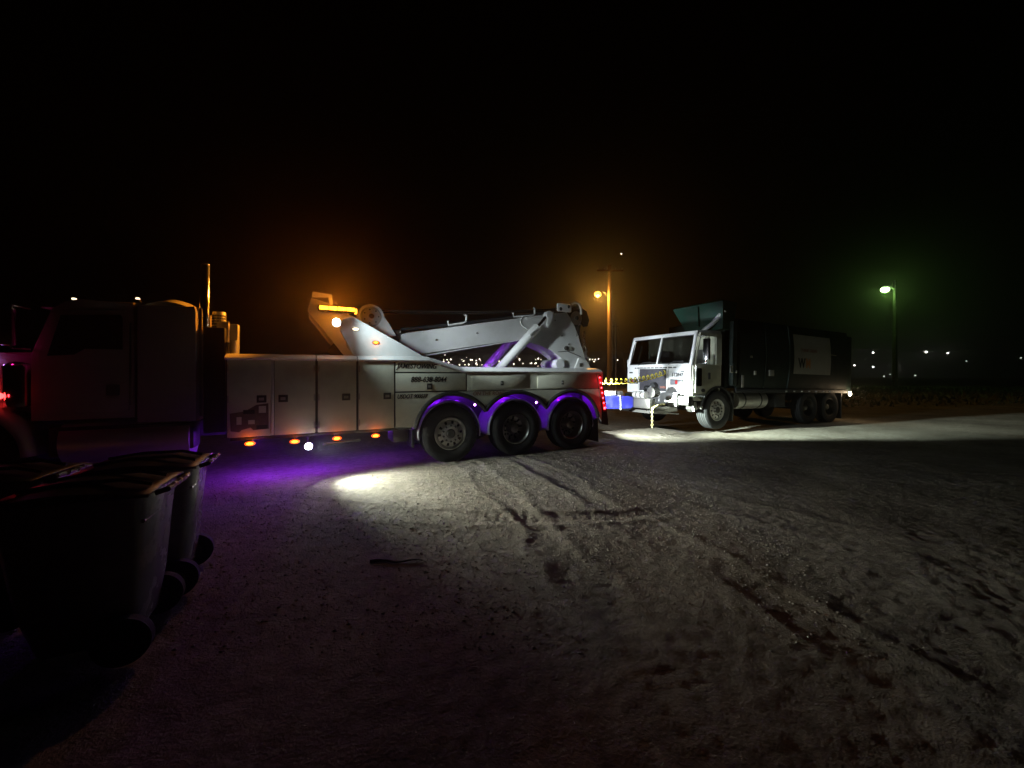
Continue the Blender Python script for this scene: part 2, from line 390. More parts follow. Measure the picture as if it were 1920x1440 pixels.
# wheel-arch outline along the lower body edge
def arch_z(s):
    z = .68
    for i, c in enumerate(AX):
        a = .655 if (i == 0 and s < c) else (.70 if (i == 2 and s > c) else .80)
        q = 1-((s-c)/a)**2
        if q > 0: z = max(z, .56+.72*math.sqrt(q))
    return z
def arch_pts(s0, s1, n): return [(s0+(s1-s0)*i/n, arch_z(s0+(s1-s0)*i/n)) for i in range(n+1)]
# base panel (dark seal colour shows only in the door gaps)
bp = [(-3.35, .70)] + [(s, z+.02) for s, z in arch_pts(-.70, 3.44, 150)] + [(3.5, .52), (3.56, 1.66), (.26, 1.66), (-.36, 1.85), (-3.35, 1.85)]
prism('side_panel', bp, .03, .07, 'seal', TT, smooth=False)
prism('side_panel', [(x, z) for x, z in bp], 2.44, 2.47, 'bodywhite', TT, smooth=False)
prism('bulkhead', [(.07, .70), (2.44, .70), (2.44, 1.80), (.07, 1.80)], -3.34, -3.30, 'bodywhite', TT, 'x', smooth=False)
def latch(par, x, z, y=-.004, w=.085, h=.075):
    o = box('latch', x-w, x+w, y-.012, y, z-h, z+h, 'dark', par, .006)
    bm = bmesh.new(); b_box(bm, x-w*.55, x+w*.5, y-.024, y-.013, z-h*.4, z+h*.35, .004); q = mk('latch_paddle', bm, 'steel', par, True)
    return o
for (x0, x1, lx) in ((-3.335, -2.80, -2.915), (-2.755, -2.208, -2.64), (-2.172, -1.612, -1.765), (-1.578, -1.012, -1.125)):
    d = box('compartment_door', x0, x1, -.002, .028, .695, 1.82, 'bodywhite', TT, .012)
    latch(d, lx, 1.245, -.004, .062, .055)
    hx = x0+.012 if lx > (x0+x1)/2 else x1-.012
    for hz_ in (.82, 1.25, 1.70): tube('hinge', [(hx, -.008, hz_-.05), (hx, -.008, hz_+.05)], .010, 'steel', d, 8)
box('door_post', -2.798, -2.762, -.012, .028, .70, 1.83, 'white', TT, .006)
d = prism('compartment_door', [(-.985, 1.315), (.285, 1.315), (.285, 1.628), (-.985, 1.628)], -.002, .028, 'bodywhite', TT, bev=.008)
latch(d, -.40, 1.395, -.004, .05, .055)
for x0, x1, lx in ((.40, 1.66, 1.02), (1.83, 3.09, 2.44)):
    d = box('compartment_door', x0, x1, -.012, .0, 1.325, 1.615, 'bodywhite', TT, .008); latch(d, lx, 1.44, -.014, .032, .042)
prism('name_panel', [(-.985, 1.652), (.20, 1.652), (-.36, 1.825), (-.985, 1.825)], -.002, .028, 'bodywhite', TT, bev=.006)
prism('upper_fascia', [(.305, 1.305), (3.53, 1.305), (3.548, 1.645), (.305, 1.645)], .002, .028, 'bodywhite', TT, bev=.006)
lf = [(-.985, .70)]+[(s, z+.004) for s, z in arch_pts(-.66, 3.40, 150)]+[(3.50, .56), (3.526, 1.292), (-.985, 1.292)]
prism('arch_fascia', lf, .0, .028, 'bodywhite', TT, smooth=False)
# rubber lip following the arches
bm = bmesh.new(); b_tube(bm, [(s, -.006, z-.02) for s, z in arch_pts(-.655, 3.40, 220)], .042, 8); mk('arch_lip', bm, 'ink', TT, True)
# sloped top rail in three lengths
def rail(pts):  # pts (s, zbottom, ztop)
    bm = bmesh.new(); rows = []
    for s, a, b in pts:
        rows.append([bm.verts.new((s, y, z)) for y, z in ((-.035, a-.012), (-.04, a+.004), (.05, b-.03), (.14, b-.008), (.20, b), (.36, b+.004), (.36, a-.03), (.03, a-.03))])
    for A, B in zip(rows, rows[1:]):
        for k in range(8): bm.faces.new((A[k], A[(k+1) % 8], B[(k+1) % 8], B[k]))
    bm.faces.new(rows[0]); bm.faces.new(rows[-1][::-1])
    mk('top_rail', bm, 'white', TT, False)
rail([(-3.36, 1.845, 1.915), (-2.205, 1.848, 1.92)]); rail([(-2.185, 1.848, 1.92), (-1.60, 1.85, 1.925)])
rail([(-1.585, 1.85, 1.925), (-.40, 1.855, 1.935), (.24, 1.665, 1.755), (3.50, 1.662, 1.748)])
box('far_rail', -3.35, 3.5, 2.1, 2.5, 1.70, 1.80, 'white', TT)
box('deck', -3.3, -.2, .36, 2.1, 1.70, 1.78, 'dark', TT); box('deck', -.2, 3.5, .36, 2.1, 1.52, 1.60, 'dark', TT)
box('sill', -3.3, -.72, .02, .12, .645, .69, 'frame', TT)
# amber side markers under the sill and the work lamp
def oval(name, c, rx, rz, d, m, par, n=20, ny=-1):
    bm = bmesh.new(); rows = []
    for sc, off in ((1, 0), (1, .5), (.8, .85), (.4, 1.0)):
        rows.append([bm.verts.new((c[0]+rx*sc*math.cos(2*math.pi*k/n), c[1]+ny*d*off, c[2]+rz*sc*math.sin(2*math.pi*k/n))) for k in range(n)])
    for A, B in zip(rows, rows[1:]):
        for k in range(n): bm.faces.new((A[k], A[(k+1) % n], B[(k+1) % n], B[k]))
    bm.faces.new(rows[0]); bm.faces.new(rows[-1]); return mk(name, bm, m, par, True, 60)
for i, (x, z) in enumerate(((-3.06, .595), (-2.49, .58), (-1.90, .585), (-1.31, .585))):
    h = oval('marker_lamp', (x, .03, z), .075, .038, .02, 'black', TT); q = oval('lens', (x, .008, z), .068, .033, .018, 'e_halo', h); oval('lens_core', (x, -.009, z), .042, .019, .008, 'e_amber', h)  # outer orange oval paints the halo around the bright core
    lamp('marker_glow', 'POINT', h, (x, -.045, z), (1, .15, .01), 1.1, .02)
    box('marker_bracket', x-.03, x+.03, .032, .05, z, .66, 'frame', h)
wlamp = lathe('work_lamp', [(.06, .02), (.05, .05), (.0, .058), (-.014, .058)], (-2.30, -.03, .50), 'black', TT, 24)
oval('lens', (-2.30, -.045, .50), .05, .05, .02, 'e_white', wlamp)
tube('bracket', [(-2.30, .0, .55), (-2.30, .04, .67)], .014, 'frame', wlamp)
lamp('work_beam', 'SPOT', wlamp, (-2.26, -.08, .50), (.93, .97, 1), 24, .04, (-.2, -1.9, .0), 120, .5)
lamp('work_beam', 'SPOT', wlamp, (-2.25, -.09, .50), (.88, 1, .91), 900, .04, (.15, -1.80, .16), 90, 1.)
lamp('work_beam', 'SPOT', wlamp, (-2.25, -.09, .50), (1, .98, .88), 520, .04, (-.24, -2.1, .62), 50, 1.)
lamp('work_spill', 'POINT', wlamp, (-2.30, -.12, .50), (.80, .9, 1), .4, .03)
# under-body gear in front of the first axle
box('air_tank', -1.0, -.72, .25, .75, .40, .62, 'dark', TT, .05); tube('step_bar', [(-2.1, .06, .50), (-1.55, .06, .53)], .025, 'frame', TT)
box('mud_guard', -.70, -.66, .05, .5, .32, .64, 'black', TT)
for (x, y, p) in ((-3.0, .45, 34), (-2.3, .50, 30), (-1.0, .9, 7)):
    o = box('underglow_strip', x-.25, x+.25, y-.012, y+.012, .62, .64, 'e_purple', TT, .003)
    lamp('underglow', 'POINT', o, (x, y, .57), (.20, .008, 1), p*.8, .05)
# fenders over each tyre with violet leds above them
for i, x in enumerate(AX):
    bm = bmesh.new(); a0, a1, n = R(-8), R(188), 36
    sec = [(.04, .575), (.05, .598), (.09, .612), (.40, .618), (.62, .605), (.64, .58)]
    rows = []
    for k in range(n+1):
        a = a0+(a1-a0)*k/n
        rows.append([bm.verts.new((x+r*math.cos(a), y, .525+r*math.sin(a))) for y, r in sec])
    for A, B in zip(rows, rows[1:]):
        for j in range(len(sec)-1): bm.faces.new((A[j], A[j+1], B[j+1], B[j]))
    f = mk('fender', bm, 'fender', TT, True, 60)
    so = f.modifiers.new('thickness', 'SOLIDIFY'); so.thickness = .012; so.offset = -1
    for px, pz in (((.50, 1.03),) if i < 2 else ()):
        oval('violet_led', (x+px, .10, pz), .022, .022, .012, 'e_purple', f)
    lamp('fender_glow', 'POINT', f, (x+.30, .40, 1.245), (.20, .004, 1), 8, .02)
    lamp('fender_glow', 'POINT', f, (x-.25, .30, 1.255), (.24, .006, 1), 4.5, .02)
box('arch_lining', -.7, 3.4, .63, .66, .7, 1.5, 'frame', TT); box('arch_ceiling', -.7, 3.4, .08, .64, 1.33, 1.36, 'frame', TT)
prism('mudflap', [(3.30, .60), (3.44, .62), (3.47, .09), (3.22, .16)], .06, .66, 'black', TT, smooth=False)
prism('tail_skirt', [(3.505, .50), (3.72, .46), (3.60, 1.30), (3.53, 1.30)], .02, .06, 'dark', TT, smooth=False)
# red lamp strip at the tail corner
st = prism('tail_lamp_strip', [(3.375, 1.60), (3.46, 1.60), (3.62, .78), (3.53, .78)], -.03, -.002, 'redlens', TT, bev=.004)
for i in range(7):
    t = i/6; oval('tail_lens', (3.425+.14*t, -.028, 1.54-.68*t), .017 if i < 6 else .028, .017 if i < 6 else .028, .012, 'e_red', st, 12)
for t in (.1, .5, .9): lamp('tail_glow', 'POINT', st, (3.44+.15*t, -.09, 1.54-.68*t), (1, .02, .03), .5, .02)
# lettering
text('lettering', 'JAMESTOWING', .115, (-.965, -.004, 1.715), 'ink', TT, False, .35, .003, .86)
text('lettering', '888-638-8044', .135, (-.735, -.004, 1.475), 'ink', TT, False, .25, .002, .84)
text('lettering', 'USDOT 900077', .098, (-.965, -.002, 1.195), 'ink', TT, False, .3, .003, .80)
text('lettering', 'ON THE ROAD', .10, (.42, -.002, 1.215), 'redink', TT, False, .1, .0, 1.0)
# faded picture of a lorry on the first door
mu = prism('mural', [(-3.30, 1.045), (-3.12, 1.07), (-2.98, 1.16), (-2.83, 1.18), (-2.825, .80), (-3.02, .79), (-3.05, .83), (-3.16, .80), (-3.19, .77), (-3.29, .79)], -.0075, -.003, 'brownink', TT, smooth=False)
for x0, x1, z0, z1 in ((-2.95, -2.86, 1.04, 1.14), (-3.22, -3.16, .88, .99), (-3.08, -3.0, .88, .94)): box('pale_patch', x0, x1, -.0095, -.008, z0, z1, 'bodywhite', mu, 0)
box('dark_patch', -3.14, -3.0, -.0095, -.008, 1.03, 1.09, 'ink', mu, 0); box('dark_patch', -2.98, -2.84, -.0095, -.008, .80, .86, 'ink', mu, 0)

# mast fins
for y0, y1 in ((.26, .34), (2.0, 2.08)):
    fn = prism('mast_fin', [(-1.82, 2.52), (-1.66, 2.60), (-.42, 1.93), (-.42, 1.78), (-1.55, 1.78), (-1.84, 2.34)], y0, y1, 'white', TT, bev=.012)
    if y0 < 1:
        for x, z, mm in ((-1.60, 2.375, 'e_pale'), (-1.275, 2.16, 'e_amber')):
            o = oval('fin_marker', (x, .256, z), .062, .033, .01, 'black', fn); oval('lens', (x, .246, z), .052, .026, .014, 'e_halo' if mm == 'e_amber' else mm, o); oval('lens_core', (x, .233, z), .034, .016, .006, mm, o)  # amber marker has its halo painted as the outer oval
        lamp('fin_marker_glow', 'POINT', fn, (-1.275, .19, 2.16), (1, .3, .03), .35, .02)
        wl2 = lathe('fin_work_lamp', [(.05, .03), (.04, .07), (-.02, .075), (-.03, .07)], (-1.90, .20, 2.46), 'black', fn, 20)
        oval('lens', (-1.90, .168, 2.46), .058, .065, .02, 'e_white', wl2)
        lamp('fin_fill_spot', 'SPOT', wl2, (-1.90, -.34, 2.54), (.74, .93, 1), 110, .05, (2.2, .45, 1.9), 112, 1.)  # spot set well off the lens, added to light the fin evenly
        lamp('fin_fill_spot', 'SPOT', wl2, (-1.90, -.36, 2.58), (.84, .95, 1), 250, .12, (1.9, 1.0, 2.5), 44, 1.)  # extra spot added in front of the lens to brighten the boom
        lamp('fin_fill_spot', 'SPOT', wl2, (-1.90, -.34, 2.56), (.80, .94, 1), 1300, .05, (2.6, .2, 1.82), 30, 1.)  # extra narrow spot added to brighten the top rail
# central mast with winches and the amber light bar
ms = prism('mast', [(-2.33, 2.70), (-2.27, 2.93), (-2.0, 2.86), (-1.55, 2.62), (-1.0, 2.30), (-.6, 1.76), (-1.62, 1.76), (-1.75, 1.95)], .72, .78, 'white', TT, bev=.008)
prism('mast', [(-2.33, 2.70), (-2.27, 2.93), (-2.0, 2.86), (-1.55, 2.62), (-1.0, 2.30), (-.6, 1.76), (-1.62, 1.76), (-1.75, 1.95)], 1.72, 1.78, 'white', TT, bev=.008)
prism('mast_web', [(-2.31, 2.70), (-2.27, 2.72), (-1.72, 1.98), (-1.76, 1.96)], .78, 1.72, 'white', TT, smooth=False)
lb = box('light_bar', -2.17, -1.57, .585, .705, 2.70, 2.80, 'black', TT, .02)
for i in range(4):
    x = -2.15+i*.142; box('lens', x+.004, x+.138, .566, .589, 2.722, 2.785, 'e_bar', lb, .012)
box('lens', -1.585, -1.545, .60, .68, 2.69, 2.775, 'e_bar', lb, .012)
lamp('light_bar_glow', 'SPOT', lb, (-1.9, .50, 2.78), (1, .28, .012), 30, .05, (-2.2, -6.75, 3.6), 140, .6)
lamp('light_bar_glow', 'SPOT', lb, (-1.9, .48, 2.78), (1, .23, .01), 260, .05, (-2.2, -6.75, 4.0), 64, .4)
lamp('light_bar_glow', 'POINT', lb, (-1.9, .50, 2.76), (1, .30, .015), 4, .06)
lamp('light_bar_glow', 'SPOT', lb, (-2.22, .80, 3.04), (1, .30, .015), 300, .05, (-6, 1.0, 2.5), 120, .5)
bk = prism('bar_bracket', [(-2.26, 2.93), (-2.25, 3.03), (-1.95, 3.00), (-1.93, 2.82), (-1.99, 2.82), (-2.0, 2.95)], .66, .70, 'white', TT, smooth=False)
def winch(c, r, w, m):
    root = lathe('winch_drum', [(-w/2, 0.02), (-w/2, r), (-w/2+.03, r), (-w/2+.03, r*.62), (w/2-.03, r*.62), (w/2-.03, r), (w/2, r), (w/2, .02)], c, m, TT, 40)
    lathe('drum_cover', [(-w/2-.05, .001), (-w/2-.05, r*.35), (-w/2-.045, r*.68), (-w/2-.01, r*.78), (-w/2+.0, r*.8)], c, 'alu', root, 32)
    lathe('drum_bolt', [(-w/2-.085, .001), (-w/2-.085, r*.2), (-w/2-.052, r*.24)], c, 'chrome', root, 16)
    bm = bmesh.new()
    for i in range(7):
        a = i*2*math.pi/7; b_lathe(bm, [(-w/2-.06, .001), (-w/2-.06, .014), (-w/2-.03, .016)], (c[0]+r*.55*math.cos(a), c[1], c[2]+r*.55*math.sin(a)), 8)
    tag(mk('cover_bolt', bm, 'dark', root), kind='stuff'); return root
winch((-1.28, 1.02, 2.69), .235, .34, 'white'); winch((-1.58, .88, 2.17), .20, .26, 'white')
prism('winch_bracket', [(-1.1, 2.78), (-.98, 2.62), (-.82, 2.36), (-1.2, 2.3), (-1.4, 2.5)], .86, .90, 'white', TT, bev=.006)
prism('gear_motor', [(-2.02, 2.02), (-1.9, 2.2), (-1.74, 2.22), (-1.7, 1.92), (-1.92, 1.9)], .8, 1.0, 'dark', TT, bev=.02)

# boom
bpts = [(-.80, 2.37), (-.60, 2.43), (2.73, 3.04), (3.24, 3.13), (3.44, 2.90), (3.56, 2.62), (3.64, 2.40), (3.84, 1.93), (3.93, 1.70), (3.24, 1.70), (3.20, 1.86), (3.06, 2.04), (2.78, 2.19), (2.43, 2.32), (1.85, 2.41), (-.38, 2.00), (-.62, 2.02)]
boom = prism('boom', bpts, .97, 1.57, 'white', TT, bev=.014)
prism('boom_flange', [(-.36, 1.985), (1.86, 2.395), (1.86, 2.37), (-.36, 1.96)], .93, 1.61, 'white', boom, smooth=False)
box('boom_collar', -.92, -.74, .93, 1.61, 2.14, 2.47, 'dark', boom, .01)
box('collar_plate', -1.02, -.72, .94, .97, 2.42, 2.46, 'white', boom, .004)
lathe('boom_pin', [(0, .055), (-.05, .05), (-.055, .001)], (3.22, .97, 2.25), 'dark', boom, 20)
prism('boom_seam', [(2.98, 2.16), (3.26, 2.19), (3.66, 2.06), (3.66, 2.045), (3.26, 2.17), (2.98, 2.145)], .962, .972, 'dark', boom, smooth=False)
tube('edge_bead', [(1.95+.0*t, .962, 2.9) if t < 0 else (2.02-.13*math.sin(t*3.0)+.42*t*t, .963, 2.93-.38*t) for t in [i/10 for i in range(11)]], .012, 'white', boom, 6)
prism('pivot_bracket', [(3.40, 1.68), (3.98, 1.68), (3.80, 1.96), (3.56, 2.02)], .90, .95, 'white', boom, bev=.008)
box('pivot_hole', 3.57, 3.66, .885, .899, 1.80, 1.89, 'dark', boom, .01)
lathe('guard_roll', [(-.35, .12), (.35, .12)], (3.02, 1.27, 1.86), 'white', TT, 24)
prism('rear_post', [(3.05, 1.6), (3.30, 1.6), (3.36, 2.0), (3.16, 2.05)], 1.62, 1.70, 'white', TT, bev=.006)
for x, z in ((2.35, 2.62), (2.9, 2.90), (3.1, 2.55), (3.3, 2.35), (.9, 2.50), (0, 2.32)):
    lathe('boom_bolt', [(0, .022), (-.014, .02), (-.016, .001)], (x, .968, z), 'steel', boom, 8)
# boom head
hd = prism('boom_head', [(3.02, 3.06), (3.28, 3.24), (3.50, 3.28), (3.66, 3.20), (3.70, 2.98), (3.60, 2.82), (3.44, 2.74), (3.36, 2.95)], .99, 1.55, 'dark', TT, bev=.01)
box('head_guard', 2.94, 3.34, .90, .97, 3.12, 3.32, 'white', hd, .03); oval('guard_hole', (3.02, .897, 3.18), .04, .045, .004, 'frame', hd); oval('guard_hole', (3.25, .897, 3.25), .032, .045, .004, 'frame', hd)
tube('cable_guard', [(3.38, .96, 3.32), (3.48, .96, 3.38), (3.60, .96, 3.36), (3.66, .96, 3.24), (3.67, .96, 3.10)], .028, 'white', hd)
for y in (1.02, 1.38):
    sh = lathe('sheave', [(-.06, .05), (-.06, .17), (-.02, .15), (.02, .15), (.06, .17), (.06, .05)], (3.52, y, 3.0), 'steel', hd, 32)
    lathe('sheave_pin', [(-.09, .001), (-.09, .05), (-.05, .055)], (3.52, y, 3.0), 'dark', sh, 16)
lathe('swivel_sheave', [(-.08, .02), (-.08, .19), (-.02, .16), (.02, .16), (.08, .19), (.08, .02)], (3.86, 1.25, 3.07), 'steel', hd, 32)
prism('swivel_cheek', [(3.62, 3.2), (3.78, 3.30), (3.95, 3.22), (4.03, 3.0), (3.98, 2.84), (3.86, 2.82), (3.72, 2.98)], 1.10, 1.14, 'dark', hd, bev=.006)
prism('fairlead', [(3.50, 2.80), (3.66, 2.84), (3.62, 2.60), (3.52, 2.52)], .97, 1.05, 'dark', hd, bev=.01)
# hoisting ropes, along the boom top then down to the hooks
def catenary(a, b, sag, n=14): return [tuple(a[k]+(b[k]-a[k])*i/n-(sag*4*(i/n)*(1-i/n) if k == 2 else 0) for k in range(3)) for i in range(n+1)]
for y in (1.10, 1.40):
    tube('wire_rope', catenary((-1.15, y, 2.86), (3.3, y, 3.24), .05), .014, 'cable', TT, 6)
    tube('wire_rope', [(3.62, y, 2.9), (3.74, y, 2.5), (3.80, y, 2.32)], .012, 'cable', TT, 6)
tube('boom_hose', catenary((-.7, 1.0, 2.50), (2.6, 1.0, 3.07), .02), .03, 'black', TT, 8)
def b_torus(bm, c, R_, r, nu=14, nv=6, ax=(1, 0, 0), ay=(0, 0, 1)):
    ax = Vector(ax); ay = Vector(ay); az = ax.cross(ay); rows = []
    for i in range(nu):
        a = 2*math.pi*i/nu; d = ax*math.cos(a)+ay*math.sin(a)
        rows.append([bm.verts.new(Vector(c)+d*(R_+r*math.cos(2*math.pi*j/nv))+az*(r*math.sin(2*math.pi*j/nv))) for j in range(nv)])
    for i in range(nu):
        A, B = rows[i], rows[(i+1) % nu]
        for j in range(nv): bm.faces.new((A[j], A[(j+1) % nv], B[(j+1) % nv], B[j]))
def hook(x, y, z, s=1., m='white'):
    root = tube('hook_link', [(x, y, z+.30*s), (x, y, z+.18*s)], .02*s, 'steel', TT, 8)
    bm = bmesh.new(); pr = []
    for i in range(15):
        a = R(100-i*21); pr.append((x+.075*s*math.cos(a)+.01*s, y, z+.03*s+.085*s*math.sin(a)))
    b_tube(bm, [(x, y, z+.2*s), (x+.0*s, y, z+.14*s)]+pr, .036*s, 10, .018*s); mk('hook', bm, m, root, True)
    bm = bmesh.new(); b_torus(bm, (x, y, z+.22*s), .05*s, .014*s); mk('hook_eye', bm, 'steel', root, True)
hook(3.86, 1.06, 1.94, 1.25); hook(3.70, 1.40, 2.38, .8, 'steel')
hc = lathe('chain_swivel', [(-.03, .01), (-.03, .03), (.03, .03), (.03, .01)], (3.83, 1.06, 2.68), 'chain', TT, 12, 'z')
for i in range(5):
    bm = bmesh.new(); b_torus(bm, (3.83+.002*i, 1.06, 2.62-.075*i), .034, .011, 12, 6, (1, 0, 0) if i % 2 else (0, 1, 0), (0, 0, 1)); mk('chain_link', bm, 'chain', hc, True)
# rope guides on the boom top
for x, z, L in ((.42, 2.64, .36), (1.95, 2.92, .52)):
    gd = tube('rope_guide', [(x-.17, .98, z+.09), (x-.16, .98, z-.005), (x+L-.2, .98, z+.06), (x+L-.13, .98, z+.10), (x+L-.12, .98, z+.22), (x+L-.16, .98, z+.24)], .022, 'white', TT, 8)
tube('guide_bar', [(2.1, .95, 2.90), (2.72, .95, 3.02)], .024, 'white', TT, 8)
# lift cylinders
for y in (.86, 1.68):
    cy = tube('lift_cylinder', [(1.28, y, 1.62), (2.34, y, 2.70)], .105, 'white', TT, 24)
    tube('cylinder_rod', [(2.34, y, 2.70), (2.60, y, 2.965)], .045, 'chrome', cy, 16)
    lathe('rod_eye', [(-.07, .09), (.07, .09)], (2.64, y, 3.0), 'white', cy, 20); tube('hose_fitting', [(2.1, y-.1, 2.50), (2.2, y-.13, 2.58), (2.28, y-.1, 2.62)], .02, 'steel', cy, 8)
prism('cylinder_lug', [(2.60, 3.06), (2.76, 3.08), (2.72, 2.86), (2.60, 2.70), (2.56, 2.72)], .80, .965, 'white', boom, bev=.01)
for x in (.3, 1.05): 
    o = box('deck_led_strip', x-.15, x+.15, 1.2, 1.24, 1.602, 1.62, 'e_purple', TT, .003)
    lamp('deck_glow', 'POINT', o, (x, 1.22, 1.68), (.30, .03, 1), 13, .04)
# tail: rear work lamps, underlift
for y, z, p, aim in ((.42, 1.30, 780, (8.62, 1.95, .80)), (2.05, 1.50, 110, (9.5, 2.0, 1.1))):
    rl = lathe('rear_work_lamp', [(0, .02), (.02, .05), (.07, .055), (.08, .05)], (3.52, y, z), 'black', TT, 20, 'x')
    lathe('lens', [(.081, .045), (.09, .001)], (3.52, y, z), 'e_white', rl, 16, 'x')
    lamp('rear_beam', 'SPOT', rl, (3.68, y, z), (.80, .91, 1), p, .04, aim, 82 if y < 1 else 80, .2)
lamp('rear_beam', 'SPOT', rl, (3.70, .42, 1.30), (.80, 1, .93), 11000, .04, (9.7, -.60, .35), 32, .85)
lamp('rear_beam', 'SPOT', rl, (3.70, .42, 1.30), (.84, 1, .94), 900, .04, (5.7, .52, .12), 54, .7)
box('tailboard', 3.50, 3.56, .07, 2.44, .62, 1.64, 'white', TT)
ul = prism('underlift_beam', [(3.3, .74), (5.35, .70), (5.45, .74), (5.45, 1.0), (5.3, 1.03), (3.3, 1.10)], 1.0, 1.34, 'blue', TT, bev=.015)
tube('beam_strap', [(4.98, .985, .68), (4.97, .985, 1.05), (4.97, 1.36, 1.05)], .012, 'paper', ul, 6)
box('beam_bracket', 4.55, 4.85, 1.02, 1.32, 1.06, 1.18, 'white', ul, .02); lathe('bracket_roller', [(-.2, .06), (.2, .06)], (5.0, 1.17, 1.12), 'dark', ul, 16)
box('cross_bar', 5.46, 5.68, .45, 1.95, .72, .98, 'dark', ul, .02)
for y in (.62, 1.78):
    box('fork_arm', 5.68, 6.62, y-.07, y+.07, .60, .74, 'steel', ul, .015); box('fork_seat', 6.45, 6.65, y-.11, y+.11, .745, .84, 'steel', ul, .015)
prism('pad_plate', [(5.5, .60), (6.6, .52), (6.62, .55), (5.6, .66)], .5, 1.9, 'steel', ul, smooth=False)
for y in (.75, .9, 1.05): lathe('spacer_ring', [(-.05, .05), (-.05, .10), (.05, .10), (.05, .05)], (5.60, y, 1.06), 'alu', ul, 20)
lathe('chain_reel', [(-.1, .02), (-.1, .14), (.1, .14), (.1, .02)], (5.78, .62, 1.14), 'dark', ul, 24, 'x')

# cab
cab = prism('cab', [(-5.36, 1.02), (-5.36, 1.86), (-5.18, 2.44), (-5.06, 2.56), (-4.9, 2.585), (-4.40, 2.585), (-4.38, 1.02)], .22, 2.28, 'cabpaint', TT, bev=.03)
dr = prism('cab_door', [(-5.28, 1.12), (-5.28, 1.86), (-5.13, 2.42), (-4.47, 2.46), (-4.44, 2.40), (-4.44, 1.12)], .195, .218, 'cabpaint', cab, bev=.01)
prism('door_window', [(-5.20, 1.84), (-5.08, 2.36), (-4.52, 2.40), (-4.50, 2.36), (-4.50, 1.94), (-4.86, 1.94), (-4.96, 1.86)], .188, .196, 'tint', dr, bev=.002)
tube('grab_handle', [(-4.41, .17, 1.2), (-4.41, .16, 1.3), (-4.41, .16, 2.2), (-4.41, .17, 2.3)], .014, 'chrome', cab, 8)
box('door_handle', -4.66, -4.53, .18, .20, 1.33, 1.47, 'dark', dr, .008)
prism('windscreen', [(-5.40, 1.90), (-5.20, 2.44), (-5.18, 2.43), (-5.38, 1.89)], .35, 2.15, 'tint', cab, smooth=False)
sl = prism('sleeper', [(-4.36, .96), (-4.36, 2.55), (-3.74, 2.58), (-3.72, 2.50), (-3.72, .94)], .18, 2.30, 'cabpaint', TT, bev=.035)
bm = bmesh.new(); rows = []
for i in range(11):
    t = i/10; y = .34+1.82*t; e = math.sin(math.pi*min(max(t, .02), .98))**.3
    rows.append([bm.verts.new((x, y, 2.545+(z-2.545)*e)) for x, z in ((-4.37, 2.545), (-4.30, 2.65), (-4.20, 2.73), (-4.08, 2.765), (-3.98, 2.735), (-3.88, 2.66), (-3.80, 2.58), (-3.79, 2.545))])
for A, B in zip(rows, rows[1:]):
    for k in range(7): bm.faces.new((A[k], A[k+1], B[k+1], B[k]))
bm.faces.new(rows[0]); bm.faces.new(rows[-1]); mk('roof_fairing', bm, 'white', TT, True, 60)
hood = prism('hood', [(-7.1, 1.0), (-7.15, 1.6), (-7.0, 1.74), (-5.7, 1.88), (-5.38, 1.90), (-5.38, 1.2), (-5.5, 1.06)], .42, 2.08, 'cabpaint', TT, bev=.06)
bm = bmesh.new(); rows = []
for k in range(21):
    a = R(0+180*k/20); rows.append([bm.verts.new((-5.95+r*math.cos(a), y, .60+r*1.03*math.sin(a))) for y, r in ((.06, .58), (.07, .63), (.14, .66), (.50, .70))])
for A, B in zip(rows, rows[1:]):
    for k in range(3): bm.faces.new((A[k], A[k+1], B[k+1], B[k]))
ff = mk('front_fender', bm, 'cabpaint', TT, True, 60); so = ff.modifiers.new('thickness', 'SOLIDIFY'); so.thickness = .015
ac = lathe('air_cleaner', [(-.30, .05), (-.29, .12), (.20, .125), (.24, .10), (.27, .03)], (-5.50, .30, 1.50), 'chrome', TT, 28, 'z')
rm = oval('red_marker', (-5.66, .20, 1.345), .10, .05, .03, 'e_redcab', TT); lamp('red_marker_glow', 'POINT', rm, (-5.63, .07, 1.36), (1, .02, .03), .3, .02)
mgl = oval('magenta_marker', (-5.74, .38, 1.78), .02, .015, .02, 'e_purple', TT); lamp('magenta_glow', 'POINT', mgl, (-5.60, .14, 1.98), (1, .02, .28), .4, .03)
for x, y, z, m in ((-5.06, .45, 2.60, 'e_pale'), (-4.93, .9, 2.64, 'e_pale'), (-4.38, .3, 2.64, 'e_pale')):
    o = box('roof_marker', x-.03, x+.03, y-.035, y+.035, z-.045, z-.005, 'black', TT, .008); box('lens', x-.018, x+.018, y-.03, y+.02, z-.004, z+.022, m, o, .008)
box('sun_visor', -5.30, -5.10, .3, 2.2, 2.45, 2.47, 'white', cab, .004)
mr = box('mirror', -5.50, -5.40, -.02, .08, 1.95, 2.40, 'chrome', TT, .02); tube('mirror_arm', [(-5.36, .22, 2.42), (-5.44, .05, 2.44), (-5.44, .05, 2.40)], .012, 'chrome', mr, 8); tube('mirror_arm', [(-5.36, .22, 1.92), (-5.44, .05, 1.92), (-5.44, .05, 1.95)], .012, 'chrome', mr, 8)
box('cab_step', -5.2, -3.75, .2, .55, .55, .93, 'dark', TT, .03); tube('fuel_tank', [(-5.1, .45, .72), (-3.8, .45, .72)], .30, 'alu', TT, 28)
ex = tube('exhaust_stack', [(-3.66, .36, 1.0), (-3.66, .36, 3.22)], .062, 'chrome', TT, 20); lathe('stack_lip', [(0, .062), (.02, .066), (.03, .055), (.0, .05)], (-3.66, .36, 3.21), 'chrome', ex, 20, 'z', caps=False)
sh = tube('exhaust_shield', [(-3.52, .55, 1.0), (-3.52, .55, 2.56)], .085, 'galv', TT, 20)
bm = bmesh.new()
